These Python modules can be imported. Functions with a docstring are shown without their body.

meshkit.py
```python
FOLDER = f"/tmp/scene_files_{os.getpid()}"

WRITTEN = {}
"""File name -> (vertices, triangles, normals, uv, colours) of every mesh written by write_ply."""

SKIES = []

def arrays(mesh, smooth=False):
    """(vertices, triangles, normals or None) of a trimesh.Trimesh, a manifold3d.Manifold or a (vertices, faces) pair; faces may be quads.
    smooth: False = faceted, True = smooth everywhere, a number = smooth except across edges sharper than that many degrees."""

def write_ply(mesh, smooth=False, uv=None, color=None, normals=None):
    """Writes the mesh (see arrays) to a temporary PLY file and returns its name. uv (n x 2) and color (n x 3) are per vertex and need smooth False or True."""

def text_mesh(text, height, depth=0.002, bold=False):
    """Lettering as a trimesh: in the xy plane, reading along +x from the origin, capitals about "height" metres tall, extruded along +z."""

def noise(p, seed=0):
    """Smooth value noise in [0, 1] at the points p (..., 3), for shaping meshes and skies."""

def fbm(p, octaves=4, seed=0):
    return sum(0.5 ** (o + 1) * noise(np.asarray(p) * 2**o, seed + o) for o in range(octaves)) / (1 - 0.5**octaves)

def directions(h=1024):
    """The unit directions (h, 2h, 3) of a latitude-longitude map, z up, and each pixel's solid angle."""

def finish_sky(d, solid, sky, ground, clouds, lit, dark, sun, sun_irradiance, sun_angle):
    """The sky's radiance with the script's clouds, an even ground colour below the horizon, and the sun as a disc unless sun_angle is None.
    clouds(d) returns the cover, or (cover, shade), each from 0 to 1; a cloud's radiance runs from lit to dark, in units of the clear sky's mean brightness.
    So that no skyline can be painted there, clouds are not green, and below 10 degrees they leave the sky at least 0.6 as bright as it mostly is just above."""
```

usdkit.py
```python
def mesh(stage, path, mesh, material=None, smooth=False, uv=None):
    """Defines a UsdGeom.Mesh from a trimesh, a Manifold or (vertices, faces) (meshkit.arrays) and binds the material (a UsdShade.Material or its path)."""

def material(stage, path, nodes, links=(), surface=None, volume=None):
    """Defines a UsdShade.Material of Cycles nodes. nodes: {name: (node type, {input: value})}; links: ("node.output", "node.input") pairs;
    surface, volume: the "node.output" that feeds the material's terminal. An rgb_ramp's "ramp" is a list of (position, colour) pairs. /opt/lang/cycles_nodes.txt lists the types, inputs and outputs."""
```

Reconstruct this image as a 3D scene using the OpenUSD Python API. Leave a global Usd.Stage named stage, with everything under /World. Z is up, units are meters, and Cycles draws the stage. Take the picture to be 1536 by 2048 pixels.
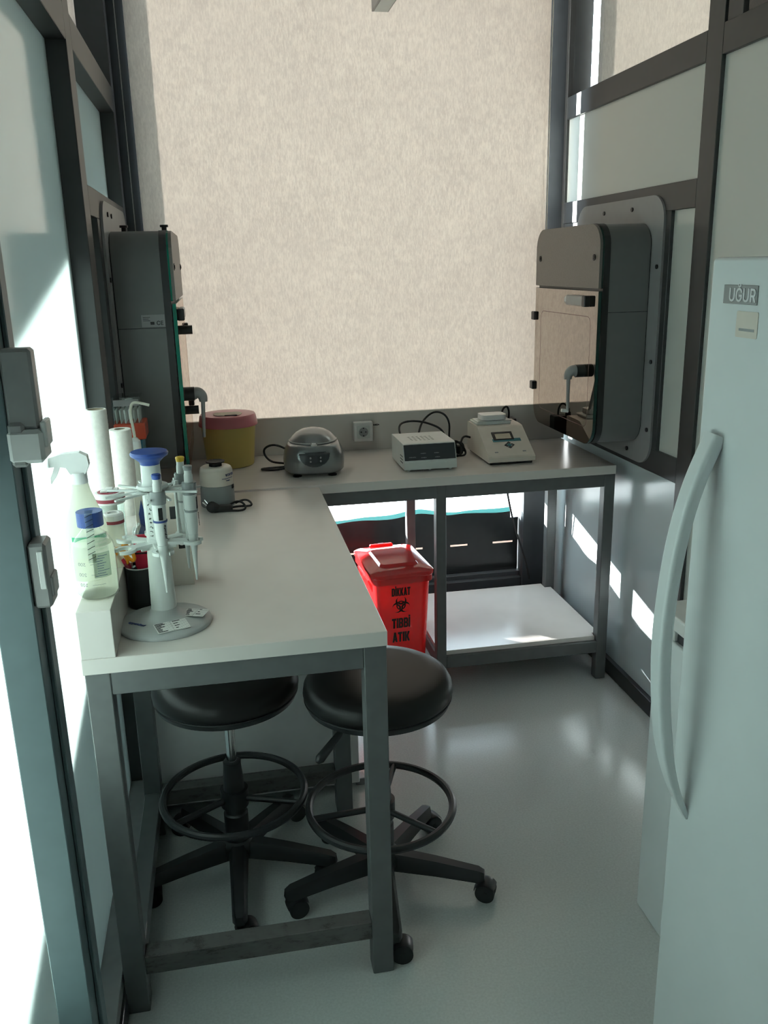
import math, random
import numpy as np
import trimesh
import manifold3d as m3
from shapely.geometry import Polygon, box as sbox, Point, LineString
from shapely import affinity, union_all
import usdkit, meshkit
from pxr import Usd, UsdGeom, UsdLux, UsdShade, Gf, Sdf

random.seed(7)
rng = np.random.default_rng(7)
stage = Usd.Stage.CreateInMemory()
UsdGeom.SetStageUpAxis(stage, UsdGeom.Tokens.z)
UsdGeom.SetStageMetersPerUnit(stage, 1.0)
WORLD = UsdGeom.Xform.Define(stage, '/World')
UsdGeom.Scope.Define(stage, '/World/Looks')

# ------------------------------------------------------------------ camera
FPX = 1730.0                                   # focal length in pixels of a 1536 px wide picture
YAW, PITCH, ROLL = 0.17930, 0.27946, -0.02284
CAM = (0.0, 0.0, 1.65)
cyw, syw, cp, sp = math.cos(YAW), math.sin(YAW), math.cos(PITCH), math.sin(PITCH)
_f = np.array([syw * cp, cyw * cp, -sp]); _r = np.array([cyw, -syw, 0.0]); _u = np.cross(_r, _f)
_r2 = math.cos(ROLL) * _r + math.sin(ROLL) * _u
_u2 = -math.sin(ROLL) * _r + math.cos(ROLL) * _u
cam = UsdGeom.Camera.Define(stage, '/World/camera')
cam.CreateHorizontalApertureAttr(36.0)
cam.CreateVerticalApertureAttr(48.0)
cam.CreateFocalLengthAttr(36.0 * FPX / 1536)
cam.CreateFStopAttr(0.0)
cam.CreateClippingRangeAttr(Gf.Vec2f(0.02, 500))
EXPOSURE = 1.0
cam.CreateExposureAttr(EXPOSURE)
_b = -_f
cam.AddTransformOp().Set(Gf.Matrix4d(*_r2, 0, *_u2, 0, *_b, 0, *CAM, 1))

# ------------------------------------------------------------------ light: low sun behind the window, and the sky
SUN = np.array([0.728, -0.685, -0.151]); SUN /= np.linalg.norm(SUN)
SUN_POWER, SKY_POWER = 22.0, 1.7
sun = UsdLux.DistantLight.Define(stage, '/World/sun')
SUN_DEG = 0.6
sun.CreateIntensityAttr(SUN_POWER / (math.pi * math.sin(math.radians(SUN_DEG)) ** 2)); sun.CreateAngleAttr(SUN_DEG)   # irradiance -> radiance of the disc; sun.CreateColorAttr(Gf.Vec3f(1.0, 0.95, 0.88))
_z = -SUN; _x = np.cross([0, 0, 1.0], _z); _x /= np.linalg.norm(_x); _y = np.cross(_z, _x)
sun.AddTransformOp().Set(Gf.Matrix4d(*_x, 0, *_y, 0, *_z, 0, 0, 20, 6, 1))
sky = UsdLux.DomeLight.Define(stage, '/World/sky')
sky.CreateIntensityAttr(SKY_POWER); sky.CreateColorAttr(Gf.Vec3f(0.72, 0.88, 1.0))

# ------------------------------------------------------------------ materials
def mat(name, nodes, links, surface):
    return usdkit.material(stage, '/World/Looks/' + name, nodes, links, surface=surface)

def plain(name, col, rough=0.5, metallic=0.0, noise=0.06, scale=30.0, bump=0.0, bscale=200.0, coat=0.0, spec=0.5):
    """A painted or moulded surface: base colour with a faint tonal noise, optional fine relief."""
    c = np.array(col, float)
    n = {'g': ('geometry', {}), 'n': ('noise_texture', {'scale': scale, 'detail': 4.0}),
         'r': ('rgb_ramp', {'ramp': [(0.3, tuple(c * (1 - noise))), (0.7, tuple(np.minimum(c * (1 + noise), 1)))]}),
         'p': ('principled_bsdf', {'roughness': rough, 'metallic': metallic, 'coat_weight': coat, 'specular_ior_level': spec})}
    l = [('g.position', 'n.vector'), ('n.fac', 'r.fac'), ('r.color', 'p.base_color')]
    if bump:
        n['bn'] = ('noise_texture', {'scale': bscale, 'detail': 2.0})
        n['b'] = ('bump', {'strength': bump, 'distance': 0.001})
        l += [('g.position', 'bn.vector'), ('bn.fac', 'b.height'), ('b.normal', 'p.normal')]
    return mat(name, n, l, 'p.BSDF')

def translucent(name, col, trans, amount=0.6, rough=0.15, gloss=0.0, fresnel=1.45):
    """Light-passing sheet: diffuse + translucent, optionally under a glossy skin."""
    n = {'d': ('diffuse_bsdf', {'color': col}), 't': ('translucent_bsdf', {'color': trans}),
         'm': ('mix_closure', {'fac': amount})}
    l = [('d.BSDF', 'm.closure1'), ('t.BSDF', 'm.closure2')]
    if gloss:
        n['f'] = ('fresnel', {'IOR': fresnel}); n['k'] = ('math', {'math_type': 'multiply', 'value2': gloss})
        n['q'] = ('geometry', {}); n['v'] = ('math', {'math_type': 'subtract', 'value1': 1.0}); n['w'] = ('math', {'math_type': 'multiply'})
        n['gl'] = ('glossy_bsdf', {'color': (1, 1, 1), 'roughness': rough}); n['o'] = ('mix_closure', {})
        l += [('f.fac', 'k.value1'), ('q.backfacing', 'v.value2'), ('k.value', 'w.value1'), ('v.value', 'w.value2'), ('w.value', 'o.fac'), ('m.closure', 'o.closure1'), ('gl.BSDF', 'o.closure2')]
        return mat(name, n, l, 'o.closure')
    return mat(name, n, l, 'm.closure')

def pane(name, tint=(1, 1, 1), ior=1.5, gain=1.0, rough=0.0, gcol=(1, 1, 1)):
    n = {'t': ('transparent_bsdf', {'color': tint}), 'f': ('fresnel', {'IOR': ior}), 'k': ('math', {'math_type': 'multiply', 'value2': gain, 'use_clamp': True}),
         'q': ('geometry', {}), 'v': ('math', {'math_type': 'subtract', 'value1': 1.0}), 'w': ('math', {'math_type': 'multiply'}),     # reflect at the outer face only
         'gl': ('glossy_bsdf', {'color': gcol, 'roughness': rough}), 'o': ('mix_closure', {})}
    return mat(name, n, [('f.fac', 'k.value1'), ('q.backfacing', 'v.value2'), ('k.value', 'w.value1'), ('v.value', 'w.value2'), ('w.value', 'o.fac'), ('t.BSDF', 'o.closure1'), ('gl.BSDF', 'o.closure2')], 'o.closure')

M = {}
M['frame'] = plain('frame_paint', (0.046, 0.047, 0.047), 0.42, noise=0.05)
M['window_frame'] = plain('window_frame_paint', (0.05, 0.058, 0.066), 0.4, noise=0.05)
M['stile'] = plain('door_stile_paint', (0.12, 0.17, 0.18), 0.4, noise=0.05)
M['steel'] = plain('bench_steel_paint', (0.125, 0.132, 0.130), 0.42, noise=0.08, scale=25)
M['laminate'] = plain('white_laminate', (0.70, 0.655, 0.61), 0.2, noise=0.02, scale=12)
M['laminate_edge'] = plain('white_laminate_edge', (0.62, 0.61, 0.585), 0.35, noise=0.02)
M['floor'] = plain('floor_vinyl', (0.55, 0.575, 0.55), 0.19, noise=0.07, scale=160, bump=0.02, bscale=400)
M['plaster'] = plain('white_plaster', (0.72, 0.72, 0.70), 0.8, noise=0.03)
M['dark_plaster'] = plain('grey_plaster', (0.45, 0.45, 0.44), 0.8, noise=0.03)
M['ceiling'] = plain('ceiling_paint', (0.70, 0.69, 0.67), 0.8, noise=0.03)
M['terrace'] = plain('terrace_concrete', (0.55, 0.53, 0.50), 0.8, noise=0.1, scale=6)
M['skirting'] = plain('black_skirting', (0.022, 0.024, 0.026), 0.4)
M['white_gloss'] = plain('white_enamel', (0.72, 0.76, 0.755), 0.28, noise=0.015, scale=10)
M['white_plastic'] = plain('white_plastic', (0.74, 0.74, 0.72), 0.35, noise=0.02)
M['cream_plastic'] = plain('cream_plastic', (0.68, 0.62, 0.54), 0.4, noise=0.03)
M['lab_plastic'] = plain('pale_lab_plastic', (0.62, 0.65, 0.62), 0.35, noise=0.02)
M['lab_grey'] = plain('mid_grey_lab_plastic', (0.26, 0.28, 0.275), 0.35, noise=0.03)
M['stand_grey'] = plain('stand_base_plastic', (0.44, 0.455, 0.445), 0.35, noise=0.02)
M['hatch_grey'] = plain('hatch_grey_paint', (0.165, 0.172, 0.166), 0.38, noise=0.03)
M['plate_grey'] = plain('plate_grey_paint', (0.30, 0.30, 0.295), 0.4, noise=0.03)
M['cover_grey'] = plain('brushed_cover', (0.20, 0.185, 0.172), 0.48, metallic=0.5, noise=0.06, scale=200)
M['black'] = plain('black_plastic', (0.018, 0.019, 0.02), 0.38)
M['rubber'] = plain('black_rubber', (0.012, 0.013, 0.014), 0.6)
M['vinyl'] = plain('black_vinyl', (0.012, 0.012, 0.012), 0.36, bump=0.12, bscale=900, spec=0.32)
M['chrome'] = plain('chrome', (0.7, 0.7, 0.7), 0.12, metallic=1.0, noise=0.01)
M['bright_letters'] = plain('bright_letters', (0.82, 0.83, 0.83), 0.25, metallic=0.2, noise=0.01)
M['silver'] = plain('silver_lacquer', (0.26, 0.275, 0.275), 0.2, metallic=0.65, noise=0.04)
M['dark_panel'] = plain('dark_panel', (0.04, 0.045, 0.05), 0.3)
M['satin_grey'] = plain('satin_grey', (0.33, 0.33, 0.32), 0.35)
M['red'] = translucent('red_plastic', (0.82, 0.028, 0.030), (0.90, 0.035, 0.035), 0.38, 0.12, 1.0, 1.75)
M['ink'] = plain('black_print', (0.012, 0.012, 0.012), 0.5)
M['blue_ink'] = plain('blue_print', (0.03, 0.06, 0.22), 0.5)
M['grey_print'] = plain('grey_print', (0.30, 0.31, 0.31), 0.5)
M['blue'] = plain('blue_plastic', (0.03, 0.075, 0.30), 0.35)
M['yellow_cap'] = plain('yellow_cap', (0.75, 0.46, 0.03), 0.4)
M['orange'] = plain('orange_plastic', (0.85, 0.32, 0.02), 0.35)
M['teal_print'] = plain('teal_print', (0.03, 0.17, 0.20), 0.4)
M['dark_teal'] = plain('dark_teal_glass_edge', (0.0, 0.035, 0.027), 0.2)
M['teal_glass'] = plain('teal_glass_edge', (0.0, 0.20, 0.13), 0.15)
M['green_print'] = plain('green_print', (0.05, 0.42, 0.20), 0.5)
M['maroon'] = plain('maroon_print', (0.30, 0.035, 0.06), 0.5)
M['crimson'] = plain('crimson_card', (0.62, 0.02, 0.06), 0.5)
M['reflection_line'] = plain('rose_grey_reflection', (0.22, 0.13, 0.12), 0.5)  # colour of the painted reflection on the hatch doors
M['paper'] = plain('white_paper', (0.80, 0.79, 0.76), 0.8, noise=0.03, scale=60)
M['tissue'] = plain('tissue_paper', (0.80, 0.77, 0.72), 0.9, noise=0.05, scale=90, bump=0.3, bscale=300)
M['beige_sticker'] = plain('beige_sticker', (0.60, 0.52, 0.40), 0.6)
M['yellow_bin'] = translucent('yellow_bin_plastic', (0.82, 0.72, 0.26), (0.90, 0.78, 0.30), 0.45, 0.3, 0.6)
M['pink'] = translucent('pink_lid_plastic', (0.80, 0.30, 0.34), (0.88, 0.36, 0.40), 0.35, 0.3, 0.8)
M['orange_box'] = translucent('orange_box_plastic', (0.75, 0.12, 0.06), (0.8, 0.12, 0.06), 0.4, 0.2, 0.8)
M['teal_box'] = plain('teal_box_plastic', (0.03, 0.17, 0.25), 0.4)
M['milk'] = translucent('milky_plastic', (0.82, 0.82, 0.75), (0.92, 0.91, 0.82), 0.55, 0.2, 0.8)
M['frost'] = translucent('frosted_glass', (0.62, 0.67, 0.63), (0.84, 0.94, 0.92), 0.5, 0.10, 1.0, 1.5)
M['panel_glass'] = translucent('backed_glass', (0.62, 0.645, 0.60), (0.62, 0.645, 0.60), 0.06, 0.09, 1.0, 1.5)
M['shade_tint_panel'] = translucent('backed_glass_shade_tint', (0.52, 0.585, 0.59), (0.52, 0.585, 0.59), 0.06, 0.20, 1.0, 1.5)  # same backed glass, with bluish skylight and shade put into its colour
M['clear'] = pane('clear_glass', (0.97, 0.985, 0.98), 1.5)
M['clear_box'] = pane('clear_plastic', (0.86, 0.89, 0.88), 1.45, 1.2, 0.05)
M['bag'] = pane('clear_bag', (0.85, 0.88, 0.88), 1.5, 2.0, 0.15)
M['door_glass'] = pane('mirrored_hatch_glass', (0.25, 0.30, 0.28), 1.6, 3.3, 0.01, (0.80, 0.72, 0.66))
M['bottle_glass'] = pane('bottle_glass', (0.975, 0.985, 0.98), 1.5, 1.0)
M['bottle_glass_back'] = M['bottle_glass']
M['liquid'] = mat('pale_liquid', {'t': ('transparent_bsdf', {'color': (0.97, 0.975, 0.93)}), 'd': ('translucent_bsdf', {'color': (0.95, 0.94, 0.82)}), 'o': ('mix_closure', {'fac': 0.35})},
                  [('t.BSDF', 'o.closure1'), ('d.BSDF', 'o.closure2')], 'o.closure')
M['tape'] = mat('clear_tape', {'t': ('transparent_bsdf', {'color': (0.80, 0.84, 0.80)}), 'd': ('translucent_bsdf', {'color': (0.80, 0.85, 0.80)}), 'o': ('mix_closure', {'fac': 0.40})},
                [('t.BSDF', 'o.closure1'), ('d.BSDF', 'o.closure2')], 'o.closure')
M['film'] = plain('dark_window_film', (0.02, 0.024, 0.026), 0.15)
M['streak_strip'] = translucent('pale_streak_strip', (0.6, 0.55, 0.5), (0.55, 0.46, 0.42), 0.5)  # pale colour standing in for bright streaks of light
M['film_edge'] = translucent('teal_film_edge', (0.16, 0.36, 0.36), (0.20, 0.46, 0.46), 0.35)

def fabric(name, c0, c1, trans):
    """Roller-blind weave: slubby vertical threads, lets a part of the light through."""
    n = {'g': ('geometry', {}), 'mp': ('mapping', {'scale': (190.0, 190.0, 52.0)}), 'n1': ('noise_texture', {'scale': 1.0, 'detail': 3.0, 'roughness': 0.6}),
         'n2': ('noise_texture', {'scale': 26.0, 'detail': 3.0}), 'n3': ('noise_texture', {'scale': 3.2, 'detail': 2.0}),
         'a': ('math', {'math_type': 'multiply_add', 'value2': 0.70, 'value3': 0.0}), 'b': ('math', {'math_type': 'multiply_add', 'value2': 0.22}),
         'c': ('math', {'math_type': 'multiply_add', 'value2': 0.08}),
         'r': ('rgb_ramp', {'ramp': [(0.38, c0), (0.62, c1)]}), 'rt': ('rgb_ramp', {'ramp': [(0.38, tuple(np.array(trans) * np.array(c0) / max(c1))), (0.62, tuple(np.array(trans) * np.array(c1) / max(c1)))]}),
         'd': ('diffuse_bsdf', {}), 't': ('translucent_bsdf', {}), 'm': ('add_closure', {})}
    l = [('g.position', 'mp.vector'), ('mp.vector', 'n1.vector'), ('g.position', 'n2.vector'), ('g.position', 'n3.vector'),
         ('n1.fac', 'a.value1'), ('n2.fac', 'b.value1'), ('a.value', 'b.value3'), ('n3.fac', 'c.value1'), ('b.value', 'c.value3'),
         ('c.value', 'r.fac'), ('c.value', 'rt.fac'), ('r.color', 'd.color'), ('rt.color', 't.color'), ('d.BSDF', 'm.closure1'), ('t.BSDF', 'm.closure2')]
    return mat(name, n, l, 'm.closure')
M['blind'] = fabric('blind_weave', (0.425, 0.389, 0.356), (0.50, 0.462, 0.420), 0.190)

# worn steel for the low rails: dark scuffs in patches
M['worn'] = mat('worn_steel_paint', {'g': ('geometry', {}), 'mp': ('mapping', {'scale': (22.0, 22.0, 60.0)}), 'n': ('noise_texture', {'scale': 1.0, 'detail': 6.0, 'roughness': 0.7}),
     'r': ('rgb_ramp', {'ramp': [(0.36, (0.05, 0.046, 0.04)), (0.46, (0.105, 0.102, 0.095)), (0.7, (0.13, 0.128, 0.12))]}), 'p': ('principled_bsdf', {'roughness': 0.5})},
     [('g.position', 'mp.vector'), ('mp.vector', 'n.vector'), ('n.fac', 'r.fac'), ('r.color', 'p.base_color')], 'p.BSDF')

# ------------------------------------------------------------------ mesh helpers
def T(x=0, y=0, z=0):
    m = np.eye(4); m[:3, 3] = (x, y, z); return m

def cat(*ms):
    ms = [m for m in ms if m is not None]
    return trimesh.util.concatenate(ms) if len(ms) > 1 else ms[0]

def hull(pts):
    return trimesh.convex.convex_hull(np.asarray(pts, float))

def bx(x0, x1, y0, y1, z0, z1, b=0.0015):
    """A box with chamfered edges."""
    if b <= 0:
        m = trimesh.creation.box((x1 - x0, y1 - y0, z1 - z0)); m.apply_translation(((x0 + x1) / 2, (y0 + y1) / 2, (z0 + z1) / 2)); return m
    b = min(b, (x1 - x0) / 2.2, (y1 - y0) / 2.2, (z1 - z0) / 2.2)
    p = []
    for sx in (0, 1):
        for sy in (0, 1):
            for sz in (0, 1):
                X, Y, Z = (x1 if sx else x0), (y1 if sy else y0), (z1 if sz else z0)
                dx, dy, dz = (-b if sx else b), (-b if sy else b), (-b if sz else b)
                p += [(X, Y + dy, Z + dz), (X + dx, Y, Z + dz), (X + dx, Y + dy, Z)]
    return hull(p)

def rbx(x0, x1, y0, y1, z0, z1, r=0.01, n=10):
    """A box with round edges: the hull of eight balls."""
    s = trimesh.creation.uv_sphere(radius=r, count=[n, n * 2]).vertices
    p = [s + (x, y, z) for x in (x0 + r, x1 - r) for y in (y0 + r, y1 - r) for z in (z0 + r, z1 - r)]
    return hull(np.vstack(p))

def lathe(prof, n=40, at=(0, 0, 0)):
    m = trimesh.creation.revolve(np.array(prof, float), sections=n)
    if m.volume < 0: m.invert()
    m.apply_translation(at); return m

def cyl(p0, p1, r0, r1=None, n=24):
    """A rod or cone from p0 to p1."""
    r1 = r0 if r1 is None else r1
    p0, p1 = np.array(p0, float), np.array(p1, float); d = p1 - p0; L = np.linalg.norm(d)
    m = trimesh.creation.revolve(np.array([(0, 0), (r0, 0), (r1, L), (0, L)]), sections=n)
    if m.volume < 0: m.invert()
    m.apply_transform(trimesh.geometry.align_vectors([0, 0, 1], d / L)); m.apply_translation(p0); return m

def spline(pts, n=60, closed=False):
    from scipy.interpolate import CubicSpline
    p = np.array(pts, float)
    if closed: p = np.vstack([p, p[:1]])
    t = np.r_[0, np.cumsum(np.linalg.norm(np.diff(p, axis=0), axis=1))]
    return CubicSpline(t, p, bc_type='periodic' if closed else 'natural')(np.linspace(0, t[-1], n))

def tube(path, r, n=10, closed=False, ry=None):
    """Sweeps a round (or oval) section along a path."""
    p = np.array(path, float); k = len(p)
    if closed: p = p[:-1] if np.allclose(p[0], p[-1]) else p; k = len(p)
    tan = (np.roll(p, -1, 0) - np.roll(p, 1, 0)) if closed else np.gradient(p, axis=0)
    tan /= np.maximum(np.linalg.norm(tan, axis=1, keepdims=True), 1e-9)
    up = np.array([0, 0, 1.0]) if abs(tan[0][2]) < 0.9 else np.array([1.0, 0, 0])
    u = np.cross(tan[0], up); u /= np.linalg.norm(u); rings = []
    rr = np.broadcast_to(np.asarray(r, float), (k,))
    for i in range(k):
        u = u - tan[i] * np.dot(u, tan[i]); u /= np.linalg.norm(u); v = np.cross(tan[i], u)
        a = np.linspace(0, 2 * np.pi, n, endpoint=False)
        rings.append(p[i] + np.outer(np.cos(a), u) * rr[i] + np.outer(np.sin(a), v) * (rr[i] if ry is None else ry))
    v = np.vstack(rings); f = []
    for i in range(k if closed else k - 1):
        j = (i + 1) % k
        for q in range(n):
            w = (q + 1) % n
            f += [(i * n + q, i * n + w, j * n + w), (i * n + q, j * n + w, j * n + q)]
    if not closed:
        c0, c1 = len(v), len(v) + 1; v = np.vstack([v, p[0], p[-1]])
        for q in range(n):
            w = (q + 1) % n
            f += [(c0, w, q), (c1, (k - 1) * n + q, (k - 1) * n + w)]
    m = trimesh.Trimesh(v, np.array(f), process=False)
    if m.volume < 0: m.invert()
    return m

def extr(poly, h):
    if poly.geom_type == 'MultiPolygon':
        return cat(*[extr(g, h) for g in poly.geoms])
    return trimesh.creation.extrude_polygon(poly, h, engine='earcut')

YZ = np.array([[0, 0, 1, 0], [1, 0, 0, 0], [0, 1, 0, 0], [0, 0, 0, 1.0]])     # (a,b,h) -> x=h, y=a, z=b
XZ = np.array([[1, 0, 0, 0], [0, 0, -1, 0], [0, 1, 0, 0], [0, 0, 0, 1.0]])    # (a,b,h) -> x=a, y=-h, z=b
def ex_yz(poly, x0, x1):
    m = extr(poly, abs(x1 - x0)); m.apply_transform(YZ); m.apply_translation((min(x0, x1), 0, 0)); return m
def ex_xz(poly, y0, y1):
    m = extr(poly, abs(y1 - y0)); m.apply_transform(XZ); m.apply_translation((0, max(y0, y1), 0)); return m
def ex_xy(poly, z0, z1):
    m = extr(poly, z1 - z0); m.apply_translation((0, 0, z0)); return m
def rrect(x0, y0, x1, y1, r):
    return sbox(x0 + r, y0 + r, x1 - r, y1 - r).buffer(r, quad_segs=10)

def man(m):
    return m3.Manifold(m3.Mesh(np.asarray(m.vertices, np.float32), np.asarray(m.faces, np.uint32)))
def unman(q):
    g = q.to_mesh(); return trimesh.Trimesh(np.array(g.vert_properties)[:, :3], np.array(g.tri_verts), process=False)

def text(s, h, where, bold=True, depth=0.0008, sx=1.0):
    """Raised lettering; where is a 4x4 that places the xy text plane."""
    m = meshkit.text_mesh(s, h, depth, bold)
    m.apply_scale((sx, 1, 1)); m.apply_transform(where); return m
def frame_at(origin, right, up):
    r = np.array(right, float); r /= np.linalg.norm(r); u = np.array(up, float); u -= r * np.dot(r, u); u /= np.linalg.norm(u)
    m = np.eye(4); m[:3, 0], m[:3, 1], m[:3, 2], m[:3, 3] = r, u, np.cross(r, u), origin; return m

def smudge(w, h, where, n=5, depth=0.0004):
    """Print too small to read: a row of short uneven bars."""
    out = []
    for i in range(n):
        b = trimesh.creation.box((w / n * 0.68, h * (0.7 + 0.3 * ((i * 7) % 3) / 2), depth)); b.apply_translation((w * (i + 0.5) / n, h / 2, depth / 2)); out.append(b)
    m = cat(*out); m.apply_transform(where); return m

# ------------------------------------------------------------------ scene helpers
used = {}
def numbered(parent, name):
    k = used.get((parent, name), -1) + 1; used[(parent, name)] = k
    return name if k == 0 else f'{name}_{k:03d}'
def setdata(o, label=None, category=None, group=None, kind=None):
    for k, v in (('label', label), ('category', category), ('group', group), ('kind', kind)):
        if v: o.SetCustomDataByKey(k, v)
    return o
def thing(name, label, category, loc=(0, 0, 0), rotz=0.0, group=None, kind=None):
    x = UsdGeom.Xform.Define(stage, '/World/' + numbered('/World', name))
    x.AddTranslateOp().Set(Gf.Vec3d(*map(float, loc)))
    if rotz: x.AddRotateZOp().Set(math.degrees(rotz))
    return setdata(x.GetPrim(), label, category, group, kind)
def part(parent, name, mesh, m, smooth=35, label=None, kind=None):
    base = str(parent.GetPath()) if parent is not None else '/World'
    o = usdkit.mesh(stage, base + '/' + numbered(base, name), mesh, M[m] if isinstance(m, str) else m, smooth=smooth).GetPrim()
    return setdata(o, label, None, None, kind)
def one(name, mesh, m, label, category, group=None, smooth=35, kind=None):
    return setdata(part(None, name, mesh, m, smooth), label, category, group, kind)
def struct(name, mesh, m, label=None, smooth=35):
    return setdata(part(None, name, mesh, m, smooth), label, None, None, 'structure')
def structure(name, label=None):
    x = UsdGeom.Xform.Define(stage, '/World/' + numbered('/World', name)); return setdata(x.GetPrim(), label, None, None, 'structure')

# ================================================================== THE ROOM
XL, XR = -0.325, 1.479            # faces of the two partition walls
YW = 3.72                         # inner face of the window frame
CEIL = 3.05
struct('floor', bx(-3.6, 4.6, -2.6, 3.86, -0.08, 0.0, 0), 'floor', 'pale grey speckled vinyl floor')
struct('terrace', bx(-14, 16, 3.90, 30, -0.30, -0.20, 0), 'terrace', 'bright concrete terrace outside the window')
struct('ceiling', bx(-3.6, 4.6, -2.6, 3.86, CEIL, CEIL + 0.1, 0), 'ceiling', 'white ceiling')
struct('wall_back', bx(-3.6, 4.6, -2.7, -2.6, 0, CEIL, 0), 'plaster', 'white corridor wall behind the camera')
struct('wall_left_end', bx(-3.7, -3.6, -2.7, 3.86, 0, CEIL, 0), 'plaster', 'white end wall of the neighbouring room on the left')
struct('wall_right_end', bx(4.6, 4.7, -2.7, 3.86, 0, CEIL, 0), 'plaster', 'white end wall of the neighbouring room on the right')

def boxes(parent, name, m, items, label=None, b=0.0015):
    for it in items: part(parent, name, bx(*it, b), m, label=label)

# ---- left partition: painted frame with recessed frosted panes
wl = structure('wall_left', 'left partition of dark painted frame and frosted glass panes')
FX0, FX1, GX0, GX1 = -0.425, XL, -0.384, -0.376
boxes(wl, 'mullion', 'frame', [(FX0, FX1, -0.30, -0.19, 0.06, CEIL), (FX0, FX1, 2.50, 2.605, 0.06, CEIL), (FX0, FX1, 3.575, 3.715, 0.06, CEIL)])
boxes(wl, 'mullion', 'frame', [(FX0, FX1, 2.745, 2.80, 0.99, 1.795)])
part(wl, 'rail', bx(FX0, FX1, -0.19, 2.50, 2.205, 2.29), 'frame'); part(wl, 'rail', bx(FX0, FX1, 2.605, 3.575, 2.205, 2.29), 'frame')
part(wl, 'rail', bx(FX0, FX1, 2.605, 3.575, 1.795, 1.875), 'frame'); part(wl, 'rail', bx(FX0, FX1, 2.605, 3.575, 0.91, 0.99), 'frame')
part(wl, 'rail', bx(FX0, FX1, -0.19, 2.50, 0.06, 0.10), 'satin_grey'); part(wl, 'rail', bx(FX0, FX1, 2.605, 3.575, 0.06, 0.10), 'satin_grey')
part(wl, 'rail', bx(FX0, FX1, -0.3, 3.715, CEIL - 0.08, CEIL), 'frame')
for (y0, y1, z0, z1, m) in [(-0.19, 2.50, 0.10, 2.205, 'frost'), (2.605, 3.575, 1.875, 2.205, 'frost'), (2.605, 3.575, 0.10, 0.91, 'frost'),
                            (2.605, 2.745, 0.99, 1.795, 'frost'), (-0.19, 2.50, 2.29, CEIL - 0.08, 'clear'), (2.605, 3.575, 2.29, CEIL - 0.08, 'clear')]:
    part(wl, 'glass_pane', bx(GX0, GX1, y0 - 0.004, y1 + 0.004, z0 - 0.004, z1 + 0.004, 0), m)
part(wl, 'infill_panel', bx(FX0, FX1 - 0.004, 2.80, 3.575, 0.99, 1.795), 'frame', label='dark infill panel behind the left pass-through box')
struct('baseboard_left', bx(XL - 0.10, XL + 0.007, -0.30, 3.715, 0.0, 0.06), 'skirting', 'black skirting along the left partition')

# ---- right partition
wr = structure('wall_right', 'right partition of dark painted frame and pale glossy panels')
RX0, RX1, PX0, PX1 = XR, XR + 0.10, XR + 0.013, XR + 0.023
boxes(wr, 'mullion', 'frame', [(RX0, RX1, 2.53, 2.618, 0.0, CEIL), (RX0, RX1, 3.695, 3.72, 0.0, CEIL), (RX0, RX1, 0.1, 0.19, 0.0, CEIL), (RX0, RX1, -1.6, -1.5, 0.0, CEIL)])
part(wr, 'mullion', bx(RX0, RX1, 2.765, 2.80, 0.995, 1.797), 'frame'); part(wr, 'mullion', bx(RX0 + 0.004, RX1, 2.445, 2.522, 2.29, CEIL), 'frame')
for y0, y1 in ((2.618, 3.695), (0.19, 2.53), (-1.5, 0.1)):
    part(wr, 'rail', bx(RX0, RX1, y0, y1, 2.208, 2.292), 'frame'); part(wr, 'rail', bx(RX0, RX1, y0, y1, CEIL - 0.08, CEIL), 'frame')
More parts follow.
